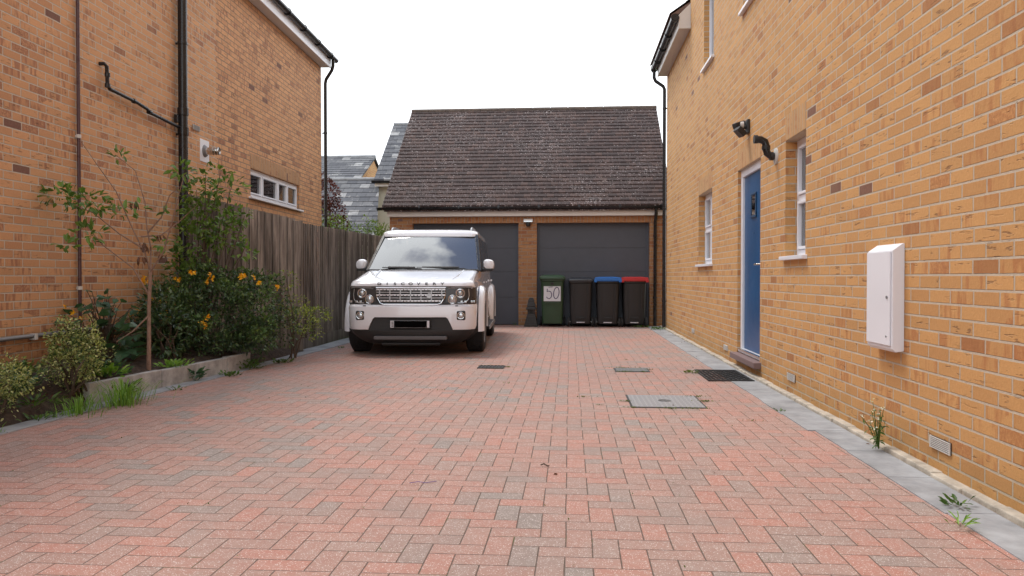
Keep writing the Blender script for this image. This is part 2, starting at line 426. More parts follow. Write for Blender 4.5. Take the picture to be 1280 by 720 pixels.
# driveway
m = MB(); m.quad((-9, -5, 0), (1.93, -5, 0), (1.93, 3.0, 0), (-9, 3.0, 0))
ys = [3.0]+[p[1] for p in EDGE[1:]]
for a, b in zip(ys, ys[1:]): m.quad((edge_x(a)-.02, a, 0), (1.95, a, 0), (1.95, b, 0), (edge_x(b)-.02, b, 0))
m.quad((-3.44, 16.3, 0), (2.2, 16.3, 0), (2.2, 16.5, 0), (-3.44, 16.5, 0))
struct(m.build('driveway', M['pave'], smooth=0))
# blue-grey edging strips (individual setts, in one structure each)
m = MB(); rnd = random.Random(3)
y = -4.9
while y < 16.1:
    L = .6*(.97+rnd.random()*.06)
    wv = (rnd.random()-.5)*.012
    x0 = 1.645+wv if y < 5 else 1.60+wv
    m.box(x0, 1.862, y+.003, y+L-.003, -.02, .005+rnd.random()*.003); y += L
struct(m.build('right_paving_strip', M['slab'], bev=.002, smooth=0))
m = MB(); y = 3.0
while y < 16.2:
    L = .45; a = edge_x(y); b = edge_x(y+L-.006); z = .006+rnd.random()*.004
    if 7.95 < y < 9.3 : z = .002
    wd = .17 if y < 9.3 else .30
    v = [(a, y, -.02), (b, y+L-.006, -.02), (b-wd, y+L-.006, -.02), (a-wd, y, -.02)]
    m.add(v+[(p[0], p[1], z) for p in v], [(0, 1, 2, 3), (4, 5, 6, 7), (0, 1, 5, 4), (1, 2, 6, 5), (2, 3, 7, 6), (3, 0, 4, 7)]); y += L
struct(m.build('left_paving_strip', M['slab'], bev=.002, smooth=0))
m = MB()
for k in range(70):
    y0 = -4.9+k*.3; j = .006*math.sin(k*2.1)
    m.box(1.868+j, 1.932, y0, y0+.3, -.02, .028+.004*math.sin(k*1.7))
struct(m.build('mortar_edge', M['lime'], bev=.008, smooth=60))
# soil bed
m = MB(); NX, NY = 26, 90; rnd = random.Random(5)
hmap = {}
for j in range(NY+1):
    yy = 3.0+(10.4-3.0)*j/NY; xe = (-3.925+(yy-5.92)*.098) if 5.85 < yy < 8.5 else edge_x(yy)-.16; xw = -4.9-.02*(yy-6)
    for i in range(NX+1):
        s = i/NX; xx = xe+(xw-xe)*s
        kerb = 5.95 < yy < 8.45
        base = .13 if kerb else .02
        zz = base+(.24-base)*min(1, s*2.2)**.7 + (rnd.random()-.5)*.035
        if i == 0: zz = .0 if not kerb else .10
        if yy > 9.6: zz *= max(.2, 1-(yy-9.6))
        m.v.append((xx, yy, zz))
for j in range(NY):
    for i in range(NX):
        a = j*(NX+1)+i; m.f.append((a, a+1, a+NX+2, a+NX+1))
struct(m.build('soil_bed', M['soil'], smooth=80))

# ================================================================== WALL HELPERS
def wall(mb, axis, c, a0, a1, z0, z1, holes, depth):
    """face in plane axis=c (x or y) between a0..a1; holes (a0,a1,z0,z1); depth signed reveal direction"""
    A = sorted({a0, a1}|{h[0] for h in holes}|{h[1] for h in holes}); Z = sorted({z0, z1}|{h[2] for h in holes}|{h[3] for h in holes})
    A = [a for a in A if a0-1e-6 <= a <= a1+1e-6]; Z = [z for z in Z if z0-1e-6 <= z <= z1+1e-6]
    P = (lambda a, d, z: (c+d, a, z)) if axis == 'x' else (lambda a, d, z: (a, c+d, z))
    for i in range(len(A)-1):
        for k in range(len(Z)-1):
            am, zm = (A[i]+A[i+1])/2, (Z[k]+Z[k+1])/2
            if any(h[0] < am < h[1] and h[2] < zm < h[3] for h in holes): continue
            mb.quad(P(A[i], 0, Z[k]), P(A[i+1], 0, Z[k]), P(A[i+1], 0, Z[k+1]), P(A[i], 0, Z[k+1]))
            mb.quad(P(A[i], depth, Z[k]), P(A[i], depth, Z[k+1]), P(A[i+1], depth, Z[k+1]), P(A[i+1], depth, Z[k]))
    for h in list(holes)+[(a0, a1, z0, z1)]:
        b0, b1, y0, y1 = h
        mb.quad(P(b0, 0, y0), P(b0, 0, y1), P(b0, depth, y1), P(b0, depth, y0)); mb.quad(P(b1, 0, y0), P(b1, 0, y1), P(b1, depth, y1), P(b1, depth, y0))
        mb.quad(P(b0, 0, y1), P(b1, 0, y1), P(b1, depth, y1), P(b0, depth, y1)); mb.quad(P(b0, 0, y0), P(b1, 0, y0), P(b1, depth, y0), P(b0, depth, y0))
def orient(mb_obj): return mb_obj
def window(parent, side, X, y0, y1, z0, z1, rec, cols, transom=None, frame=.06, label=None, blind=True, tops=None):
    """window in a wall whose face is x=X, looking towards side*x. rec: recess of frame face"""
    d = -side     # into the wall
    xa = X+d*rec; xb = X+d*(rec+.07)
    lo, hi = min(xa, xb), max(xa, xb)
    m = MB(); m.box(lo, hi, y0, y0+frame, z0, z1); m.box(lo, hi, y1-frame, y1, z0, z1)
    m.box(lo, hi, y0+frame, y1-frame, z1-frame, z1); m.box(lo, hi, y0+frame, y1-frame, z0, z0+frame)
    wf = m.build('window', M['upvc'], parent, bev=.006)
    if label: wf['label'] = label
    edges = [y0+frame]+[c for c in cols]+[y1-frame]
    for c in cols: MB().box(lo-.002, hi+.002, c-.025, c+.025, z0+frame, z1-frame).build('mullion', M['upvc'], wf, bev=.004)
    xm = X+d*(rec+.02)
    for k in range(len(edges)-1):
        a, b = edges[k]+(.025 if k else 0), edges[k+1]-(.025 if k < len(edges)-2 else 0)
        zs = [z0+frame, z1-frame] if not transom else [z0+frame, transom, z1-frame]
        for q in range(len(zs)-1):
            za, zb = zs[q]+(.025 if q else 0), zs[q+1]-(.025 if q < len(zs)-2 else 0)
            sf = .028; g0 = min(xm, xm-d*.035); g1 = max(xm, xm-d*.035)
            s_ = MB(); s_.box(g0, g1, a+.003, a+sf, za+.003, zb-.003); s_.box(g0, g1, b-sf, b-.003, za+.003, zb-.003)
            s_.box(g0, g1, a+sf, b-sf, zb-sf, zb-.003); s_.box(g0, g1, a+sf, b-sf, za+.003, za+sf)
            s_.build('sash', M['upvc'], wf, bev=.004)
            MB().box(xm-.003, xm+.003, a+sf-.004, b-sf+.004, za+sf-.004, zb-sf+.004).build('pane', M['wglass'], wf, smooth=0)
        if transom: MB().box(lo-.002, hi+.002, a, b, transom-.025, transom+.025).build('transom', M['upvc'], wf, bev=.004)
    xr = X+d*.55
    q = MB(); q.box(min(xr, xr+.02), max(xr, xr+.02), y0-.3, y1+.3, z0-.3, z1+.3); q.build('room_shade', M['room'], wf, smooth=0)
    if blind:
        bl = MB(); xq = X+d*(rec+.16)
        n = int((z1-z0)/.045)
        for i in range(n):
            zc = z0+(i+.5)*(z1-z0)/n
            bl.box(xq-.012, xq+.012, y0+.02, y1-.02, zc-.006, zc+.012)
        bl.build('blind', M['curtain'], wf, smooth=0)
    return wf
def sill(wf, side, X, y0, y1, z, h=.035, out=.045, mat=None):
    a, b = sorted((X+side*out, X-side*.12))
    MB().box(a, b, y0-.05, y1+.05, z-h, z).build('sill', mat or M['upvc'], wf, bev=.006)
def halfgutter(mb, p0, p1, r, seg=10):
    p0, p1 = Vector(p0), Vector(p1); d = (p1-p0).normalized(); side = d.cross(Vector((0, 0, 1)))
    prof = [(math.cos(a)*r, math.sin(a)*r) for a in [PI+PI*k/seg for k in range(seg+1)]]
    prof += [(math.cos(a)*(r-.006), math.sin(a)*(r-.006)) for a in [2*PI-PI*k/seg for k in range(seg+1)]]
    mb.loft([[p+side*u+Vector((0, 0, v)) for u, v in prof] for p in (p0, p1)])
    return mb
def pipe(parent, name, pts, r, mat, brackets=(), bdir=(0, 0, 0), bmat=None, collars=()):
    o = MB().tube(pts, r, 14).build(name, mat, parent)
    for b in brackets:
        b = Vector(b); q = MB().lathe([(r+.006, -.018), (r+.006, .018)], b, 'z', 16)
        e = b+Vector(bdir); q.box(min(b.x, e.x)-.012, max(b.x, e.x)+.012, min(b.y, e.y)-.012, max(b.y, e.y)+.012, b.z-.012, b.z+.012)
        q.build('bracket', bmat or mat, o, bev=.002)
    for c in collars: MB().lathe([(r+.002, -.05), (r+.010, -.045), (r+.010, .045), (r+.002, .05)], c, 'z', 18).build('collar', mat, o)
    return o

# ================================================================== RIGHT HOUSE
RH = empty('brick_house', (1.93, 0, 0), 'buff brick house with a blue side door along the right of the driveway', 'house')
RH.location = (0, 0, 0)
XR = 1.93
HO = [(10.57, 11.66, 1.22, 2.255), (7.93, 8.98, .15, 2.255), (6.44, 7.03, 1.22, 2.255), (10.5, 11.25, 4.02, 5.15), (7.6, 8.75, 4.0, 5.15)]
m = MB(); wall(m, 'x', XR, -4.5, 12.5, -.05, 8.3, HO, .12); wall(m, 'x', XR, 12.5, 15.45, -.05, 5.2, [], .12)
m.quad((XR, 15.45, -.05), (8.5, 15.45, -.05), (8.5, 15.45, 5.1), (XR, 15.45, 5.1))
m.add([(XR, 15.45, 5.1), (8.5, 15.45, 5.1), (5.2, 15.45, 7.4)], [(0, 1, 2)])
m.quad((XR, 12.5, 5.1), (8.5, 12.5, 5.1), (8.5, 12.5, 8.3), (XR, 12.5, 8.3))
m.quad((XR, -4.5, -.05), (8.5, -4.5, -.05), (8.5, -4.5, 8.3), (XR, -4.5, 8.3))
m.quad((8.5, -4.5, -.05), (8.5, 15.45, -.05), (8.5, 15.45, 5.1), (8.5, -4.5, 8.3))
m.build('wall', M['brickR'], RH, smooth=0)
# soldier lintels
for (a, b, z0, z1) in HO[:3]:
    MB().box(XR-.003, XR+.05, a-.0, b+.0, z1+.002, z1+.225).build('lintel', M['soldR'], RH, smooth=0)
# roofs
m = MB(); m.prism([(XR-.30, 5.20), (XR-.30, 5.26), (5.2, 7.62), (8.8, 5.1), (8.8, 5.02), (5.2, 7.52)], 12.505, 15.62, 'y')
rf = m.build('roof', M['tileR'], RH, smooth=0)
m = MB(); n = 12
for i in range(n):
    s0 = i/n; xa = XR-.33+s0*3.1; za = 5.27+s0*2.2
    m.add([(xa, 12.51, za+.012), (xa+.30, 12.51, za+.012+.205), (xa+.30, 15.66, za+.217), (xa, 15.66, za+.012), (xa, 12.51, za-.012), (xa, 15.66, za-.012)],
          [(0, 1, 2, 3), (0, 3, 5, 4)])
m.build('tile_course', M['tileR'], rf, smooth=0)
MB().box(XR-.17, XR, 12.505, 15.46, 5.03, 5.045).build('soffit', M['soffit'], RH, smooth=0)
MB().box(XR-.19, XR-.17, 12.50, 15.47, 5.02, 5.20).build('fascia', M['fascia'], RH, bev=.003)
MB().add([(XR-.19, 12.47, 5.02), (XR-.001, 12.47, 5.02), (XR-.001, 12.47, 5.42), (XR-.19, 12.47, 5.24), (XR-.19, 12.50, 5.02), (XR-.001, 12.50, 5.02), (XR-.001, 12.50, 5.42), (XR-.19, 12.50, 5.24)],
         [(0, 1, 2, 3), (4, 5, 6, 7), (0, 1, 5, 4), (1, 2, 6, 5), (2, 3, 7, 6), (3, 0, 4, 7)]).build('box_end', M['fascia'], RH, smooth=0)
g = halfgutter(MB(), (XR-.25, 12.45, 5.20), (XR-.25, 15.55, 5.20), .06).build('gutter', M['black'], RH)
for yb in (12.47, 13.3, 14.1, 14.9, 15.5): MB().lathe([(.066, -.02), (.066, .02)], (XR-.25, yb, 5.185), 'y', 16).build('gutter_clip', M['black'], g)
pipe(RH, 'downpipe', [(XR-.25, 15.5, 5.14), (XR-.25, 15.5, 5.02), (XR-.22, 15.5, 4.95), (XR-.07, 15.49, 4.84), (XR-.045, 15.49, 4.78), (XR-.045, 15.49, .02)], .034, M['black'],
     [(XR-.045, 15.49, z) for z in (.55, 2.4, 4.4)], (.05, 0, 0))
MB().prism([(XR-.35, 8.25), (XR-.35, 8.33), (5.2, 10.8), (8.8, 8.33), (8.8, 8.25), (5.2, 10.7)], -4.8, 12.7, 'y').build('upper_roof', M['tileR'], RH, smooth=0)
# windows
wf = window(RH, -1, XR, *HO[0], .10, [11.115], transom=1.74, label='ground floor casement window furthest along the wall, its panes halved by a bar', blind=True); sill(wf, -1, XR, HO[0][0], HO[0][1], 1.222)
wf = window(RH, -1, XR, *HO[2], .10, [], transom=1.735, label='narrow ground floor window right of the blue door'); sill(wf, -1, XR, HO[2][0], HO[2][1], 1.222)
wf = window(RH, -1, XR, *HO[3], .08, [], label='upper floor window above the far ground floor window'); sill(wf, -1, XR, HO[3][0], HO[3][1], 4.022)
wf = window(RH, -1, XR, *HO[4], .10, [], label='upper floor window cut by the top of the photo'); sill(wf, -1, XR, HO[4][0], HO[4][1], 4.002)
# door
a, b, z0, z1 = HO[1]
m = MB(); m.box(XR+.035, XR+.11, a, a+.085, z0+.05, z1); m.box(XR+.035, XR+.11, b-.085, b, z0+.05, z1); m.box(XR+.035, XR+.11, a+.085, b-.085, z1-.085, z1)
m.box(XR+.01, XR+.11, a+.002, b-.002, z0+.03, z0+.07)
fr = m.build('door_frame', M['upvc'], RH, bev=.006)
MB().box(XR+.0, XR+.035, a+.03, b-.03, z0+.055, z0+.072).build('threshold', M['steel'], fr, bev=.003)
dr = MB().box(XR+.06, XR+.10, a+.088, b-.088, z0+.075, z1-.088).build('door', M['blue'], RH, bev=.004)
ya, yb, za, zb = 8.33, 8.56, 1.68, 1.95
m = MB(); t_ = .028
m.box(XR+.045, XR+.0595, ya, yb, za, za+t_); m.box(XR+.045, XR+.0595, ya, yb, zb-t_, zb); m.box(XR+.045, XR+.0595, ya, ya+t_, za+t_, zb-t_); m.box(XR+.045, XR+.0595, yb-t_, yb, za+t_, zb-t_)
m.build('door_glazing_bead', M['bluedk'], dr, bev=.006)
MB().box(XR+.052, XR+.058, ya+t_, yb-t_, za+t_, zb-t_).build('pane', M['wglass'], dr, smooth=0)
m = MB(); m.box(XR+.045, XR+.0595, 8.045, 8.085, 1.05, 1.26); m.tube([(XR+.05, 8.065, 1.17), (XR+.0, 8.065, 1.17), (XR+.0, 8.17, 1.17)], .010, 8)
m.build('handle', M['steel'], dr, bev=.002)
m = MB(); m.box(XR-.075, XR+.03, a-.06, b+.06, .105, .172)
m.build('door_step', M['brown'], RH, bev=.012)

# fixtures on the right wall
t = empty('meter_box', (XR, 4.76, .62), 'white wall mounted meter box standing proud of the brick wall near the camera', 'meter box')
m = MB(); X0 = 1.862-XR
m.prism([(0, -.012), (0, .615), (-.012, .615), (X0, .575), (X0, 0), (X0+.02, -.02)], -.19, .18, 'y'); m.build('case', M['upvc'], t, bev=.005)
d_ = MB().box(X0-.010, X0-.001, -.172, .17, .018, .568).build('door', M['upvc'], t, bev=.003)
MB().lathe([(.009, 0), (.009, -.006)], (X0-.010, -.14, .30), 'x', 12).build('lock', M['grey'], d_)
MB().lathe([(.006, 0), (.006, -.004)], (X0-.010, -.13, .07), 'x', 12).build('lock', M['grey'], d_)
def airbrick(y, z, dark, label, wd=.215, X=XR, side=-1):
    t = empty('air_vent', (X, y, z), label, 'air vent', group='air vents along the foot of the right wall')
    m = MB(); m.box(-.006, .01, -wd/2, wd/2, -.032, .032); m.build('backing', M['matt'] if dark else M['clip'], t)
    m = MB()
    for k in range(7): m.box(-.012, -.0055, -wd/2+.006, wd/2-.006, -.030+k*.0092, -.0255+k*.0092)
    m.box(-.012, -.0055, -wd/2, -wd/2+.006, -.032, .032); m.box(-.012, -.0055, wd/2-.006, wd/2, -.032, .032)
    m.build('grille', M['clip'], t, smooth=0)
airbrick(4.12, .165, True, 'small slatted wall vent low on the brick wall, nearest the camera')
airbrick(6.80, .165, True, 'small slatted wall vent low on the wall between the door step and the weed')
airbrick(9.6, .165, False, 'pale wall vent low on the wall just beyond the blue door')
airbrick(12.1, .20, False, 'pale wall vent low on the wall, furthest from the camera')
t = empty('vent_pipe', (XR, 7.34, 2.17), 'bent black vent pipe on a round plate above and right of the blue door', 'vent pipe')
MB().lathe([(.075, 0), (.075, -.012), (.05, -.02)], (0, 0, 0), 'x', 20).build('wall_plate', M['clip'], t)
MB().tube([(0, 0, 0), (-.05, 0, 0), (-.085, 0, .03), (-.095, 0, .07), (-.095, 0, .10), (-.105, 0, .135), (-.14, 0, .155), (-.20, 0, .16)], .034, 14).build('pipe', M['black'], t)
for c, ax in (((-.095, 0, .08), 'z'), ((-.19, 0, .16), 'x'), ((-.045, 0, 0), 'x')): MB().lathe([(.040, -.016), (.040, .016)], c, ax, 16).build('collar', M['matt'], t)
t = empty('security_light', (XR, 8.45, 2.66), 'black security light with two tilting lamp heads high on the wall above the blue door', 'security light')
MB().box(-.03, 0, -.06, .06, -.075, .075).build('mounting_plate', M['matt'], t, bev=.006)
MB().tube([(-.03, 0, 0), (-.07, 0, -.01)], .02, 10).build('arm', M['matt'], t)
for (dy, dz, rx, col) in ((.03, .03, -.30, 1), (-.03, -.06, .75, 0)):
    xf = Matrix.Translation((-.095, dy, dz)) @ Euler((0, rx, .3)).to_matrix().to_4x4()
    h_ = MB().box(-.06, .05, -.05, .05, -.03, .03, xf).build('lamp_head', M['matt'], t, bev=.01)
    MB().box(-.056, .046, -.044, .044, -.034, -.031, xf).build('lens', M['housing'], h_)
MB().lathe([(.0, 0), (.03, .006), (.036, .02), (.036, .04)], (-.10, -.01, .02), 'x', 16).build('sensor', M['clip'], t)

# ================================================================== LEFT HOUSE (own frame, wall face x=0, facing +x)
LH = empty('brick_house', (-4.626, 0, 0), 'brown brick house on the left with black pipes on its tall side wall', 'house', rz=R(1.72))
HL = [(11.63, 14.0, 2.29, 2.745)]
m = MB(); wall(m, 'x', 0, -4.5, 15.4, -.05, 5.6, HL, -.12)
m.quad((0, 15.4, -.05), (-7, 15.4, -.05), (-7, 15.4, 5.6), (0, 15.4, 5.6)); m.quad((0, -4.5, -.05), (-7, -4.5, -.05), (-7, -4.5, 5.6), (0, -4.5, 5.6))
m.quad((-7, 15.4, -.05), (-7, -4.5, -.05), (-7, -4.5, 5.6), (-7, 15.4, 5.6))
m.add([(0, 15.4, 5.6), (-7, 15.4, 5.6), (-3.5, 15.4, 8)], [(0, 1, 2)])
m.build('wall', M['brickL'], LH, smooth=0)
MB().box(-.02, .003, 11.62, 14.01, 2.748, 2.97).build('lintel', M['soldL'], LH, smooth=0)
MB().prism([(.24, 5.52), (.24, 5.60), (-3.5, 8.25), (-7.3, 5.60), (-7.3, 5.5), (-3.5, 8.15)], -4.7, 15.55, 'y').build('roof', M['garroof'], LH, smooth=0)
MB().box(0, .175, -4.6, 15.43, 5.335, 5.35).build('soffit', M['soffit'], LH, smooth=0)
MB().box(.175, .195, -4.6, 15.45, 5.325, 5.52).build('fascia', M['upvc'], LH, bev=.003)
g = halfgutter(MB(), (.255, -4.6, 5.53), (.255, 15.6, 5.53), .06).build('gutter', M['black'], LH)
for k in range(16): MB().lathe([(.066, -.02), (.066, .02)], (.255, 15.2-k*.85, 5.515), 'y', 16).build('gutter_clip', M['black'], g)
pipe(LH, 'downpipe', [(.255, 15.38, 5.47), (.25, 15.4, 5.36), (.22, 15.42, 5.28), (.09, 15.45, 5.10), (.07, 15.46, 5.02), (.07, 15.46, .05)], .034, M['black'],
     [(.07, 15.46, z) for z in (2.3, 4.0)], (-.06, 0, 0))
pipe(LH, 'soil_pipe', [(.085, 9.24, .1), (.085, 9.24, 7.2)], .056, M['black'], [(.085, 9.24, z) for z in (1.3, 2.82, 3.95)], (-.08, 0, 0), collars=[(.085, 9.24, 3.10), (.085, 9.24, 2.86)])
MB().box(.02, .07, 9.13, 9.19, 2.95, 3.05).build('pipe_boss', M['black'], LH, bev=.008)
pipe(LH, 'waste_pipe', [(0, 7.60, 3.245), (.05, 7.60, 3.245), (.06, 7.63, 3.225), (.06, 7.64, 3.05), (.06, 7.68, 3.005), (.06, 8.2, 2.985), (.06, 8.42, 2.96), (.06, 8.50, 2.93), (.06, 9.2, 2.90)], .020, M['black'])
for c in ((.06, 7.64, 3.14), (.06, 7.64, 3.03), (.06, 8.48, 2.935), (.06, 8.15, 2.985)):
    MB().lathe([(.027, -.02), (.027, .02)], c, 'z' if c[1] < 7.7 else 'y', 14).build('pipe_joint', M['black'], LH)
pipe(LH, 'thin_pipe', [(.03, 7.19, .53), (.03, 7.19, 7.2)], .0165, M['purple'], [(.03, 7.19, 2.42), (.03, 7.19, .93)], (-.03, 0, 0), bmat=M['clip'])
pipe(LH, 'conduit', [(.03, 3.0, .50), (.03, 8.3, .515)], .018, M['grey'])
MB().box(.0, .055, 6.49, 6.53, .475, .53).build('pipe_clip', M['clip'], LH, bev=.004)
wf = window(LH, 1, 0, *HL[0], .05, [12.22, 12.95, 13.42], label='low wide four light window above the fence'); sill(wf, 1, 0, 11.6, 14.03, 2.29, .03, .06)
t = empty('boiler_flue', (-4.93, 10.02, 2.74), 'stainless steel boiler flue on a square white plate beside the black soil pipe', 'flue', rz=R(1.72))
MB().box(0, .008, -.14, .13, -.15, .15).build('wall_plate', M['upvc'], t, bev=.002)
MB().lathe([(.085, .008), (.07, .03), (.052, .04)], (0, 0, 0), 'x', 20).build('rubber_collar', M['grey'], t)
m = MB(); m.lathe([(.05, .03), (.05, .20), (.044, .21), (.044, .0)], (0, 0, 0), 'x', 22)
m.build('pipe', M['steel'], t)
for k in range(3): MB().lathe([(.055, .12+k*.035), (.055, .13+k*.035)], (0, 0, 0), 'x', 22, caps=True).build('cooling_ring', M['steel'], t)
t = empty('wall_vent', (-4.908, 9.52, 2.95), 'small grey flush vent brick right of the black soil pipe', 'air vent', rz=R(1.72))
m = MB(); m.box(0, .006, -.1, .1, -.035, .035); m.build('plate', M['clip'], t, bev=.002)
t.location = (-4.905, 9.75, 3.0)
m = MB()
for k in range(6): m.box(.006, .011, -.09, .09, -.03+k*.011, -.026+k*.011)
m.build('slat', M['grey'], t, smooth=0)
t = empty('wall_vent', (-4.838, 7.0, .35), 'dark grey vent brick low on the left wall behind the variegated shrub', 'air vent', rz=R(1.72))
MB().box(0, .006, -.1, .1, -.032, .032).build('plate', M['matt'], t, bev=.002)
m = MB()
for k in range(6): m.box(.006, .011, -.09, .09, -.028+k*.011, -.024+k*.011)
m.build('slat', M['grey'], t, smooth=0)

# ================================================================== GARAGE
GY = 16.3
GA = empty('garage', (-.9, GY, 0), 'double brick garage with two charcoal doors under a steep brown tiled roof', 'garage')
GA.location = (0, 0, 0)
GH = [(-3.38, -1.09, -.05, 2.19), (-.70, 1.68, -.05, 2.19)]
m = MB(); wall(m, 'y', GY, -3.88, 2.06, -.05, 2.33, GH, .22)
m.quad((-3.88, GY, -.05), (-3.88, 22.2, -.05), (-3.88, 22.2, 2.5), (-3.88, GY, 2.5)); m.quad((2.06, GY, -.05), (2.06, 22.2, -.05), (2.06, 22.2, 2.5), (2.06, GY, 2.5))
m.quad((-3.88, 22.2, -.05), (2.06, 22.2, -.05), (2.06, 22.2, 2.5), (-3.88, 22.2, 2.5))
for x in (-3.88, 2.06): m.add([(x, GY, 2.5), (x, 22.2, 2.5), (x, 19.25, 5.1)], [(0, 1, 2)])
m.build('wall', M['brickG'], GA, smooth=0)
MB().box(-3.45, 1.75, GY-.004, GY+.05, 2.19, 2.322).build('lintel', M['soldG'], GA, smooth=0)
MB().box(-3.70, -3.60, GY-.006, GY+.02, 2.235, 2.285).build('air_brick', M['brown'], GA, smooth=0)
for i, (a, b, z0, z1) in enumerate(GH):
    d_ = None
    zs = [0.012, .596, 1.142, 1.654, 2.185]
    m = MB()
    for k in range(4): m.box(a+.04, b-.04, GY+.155, GY+.19, zs[k]+.007, zs[k+1]-.007)
    m.box(a+.04, b-.04, GY+.162, GY+.19, .012, 2.185)
    d_ = m.build('garage_door', M['anth'], GA, bev=.003)
    f_ = MB(); f_.box(a, a+.045, GY+.13, GY+.2, 0, 2.19); f_.box(b-.045, b, GY+.13, GY+.2, 0, 2.19); f_.box(a+.045, b-.045, GY+.13, GY+.2, 2.15, 2.19)
    f_.build('door_frame', M['anth'], d_, bev=.003)
MB().box(-3.92, 2.12, GY-.10, GY-.08, 2.33, 2.475).build('fascia', M['fascia'], GA, bev=.003)
MB().box(-3.92, 2.12, GY-.08, GY, 2.33, 2.342).build('soffit', M['soffit'], GA, smooth=0)
g = halfgutter(MB(), (-4.12, GY-.155, 2.52), (2.05, GY-.155, 2.52), .06).build('gutter', M['black'], GA)
for k in range(7): MB().lathe([(.066, -.02), (.066, .02)], (-3.2+k*.85, GY-.155, 2.505), 'x', 16).build('gutter_clip', M['black'], g)
pipe(GA, 'downpipe', [(1.80, GY-.155, 2.47), (1.80, GY-.15, 2.36), (1.80, GY-.10, 2.28), (1.79, GY-.06, 2.2), (1.79, GY-.05, .02)], .034, M['black'], [(1.79, GY-.05, z) for z in (.6, 1.9)], (0, .05, 0))
# tiled roof: real overlapping courses
ez, ey, rz_, ry = 2.53, GY-.20, 5.24, 19.25
m = MB(); m.prism([(ey+.03, ez-.03), (ry, rz_-.05), (22.4, ez-.03), (22.4, ez-.10), (ry, rz_-.13), (ey+.03, ez-.10)], -3.97, 2.12, 'x')
rf = m.build('roof', M['garroof'], GA, smooth=0)
m = MB(); NR = 28; rnd = random.Random(2)
for i in range(NR):
    for side in (0, 1):
        xs = [-4.0+6.14*k/24 for k in range(25)]
        y0 = ey+(ry-ey)*i/NR; y1 = ey+(ry-ey)*(i+1.25)/NR; z0 = ez+(rz_-ez)*i/NR; z1 = ez+(rz_-ez)*(i+1.25)/NR
        if side: y0, y1 = 2*ry-y0, 2*ry-y1
        js = [(rnd.random()-.5)*.004 for _ in xs]
        base = len(m.v)
        for x, j in zip(xs, js): m.v += [(x, y0, z0+j-.004), (x, y0, z0+.036+j), (x, y1, z1+.004)]
        for k in range(24):
            a = base+k*3; m.f += [(a, a+3, a+4, a+1), (a+1, a+4, a+5, a+2)]
m.build('tile_course', M['garroof'], rf, smooth=0)
m = MB()
for k in range(14):
    x0 = -4.0+k*.4393; m.tube([(x0+.004, ry, rz_-.02), (x0+.435, ry, rz_-.02)], .075, 12)
m.build('ridge_tile', plain('ridge_clay', (.10, .075, .06), .85, var=.4, sc=9, bp=.005), rf)
m = MB()
for sx in (-4.0, 2.12): m.prism([(ey, ez-.02), (ry, rz_), (22.4, ez-.02), (22.4, ez-.07), (ry, rz_-.06), (ey, ez-.07)], sx, sx+.02, 'x')
m.build('verge', M['tileR'], rf, smooth=0)
t = empty('security_light', (-.88, GY, 2.2), 'small white topped sensor light on the brick pier between the garage doors', 'security light')
MB().box(-.10, .10, -.10, 0, .0, .07).build('lamp_head', M['clip'], t, bev=.012)
MB().box(-.09, .09, -.104, -.101, .004, .03).build('lens', M['lens'], t)
MB().lathe([(.03, -.09), (.045, -.075), (.05, -.04), (.045, 0)], (0, -.05, 0), 'z', 16).build('sensor', M['matt'], t)

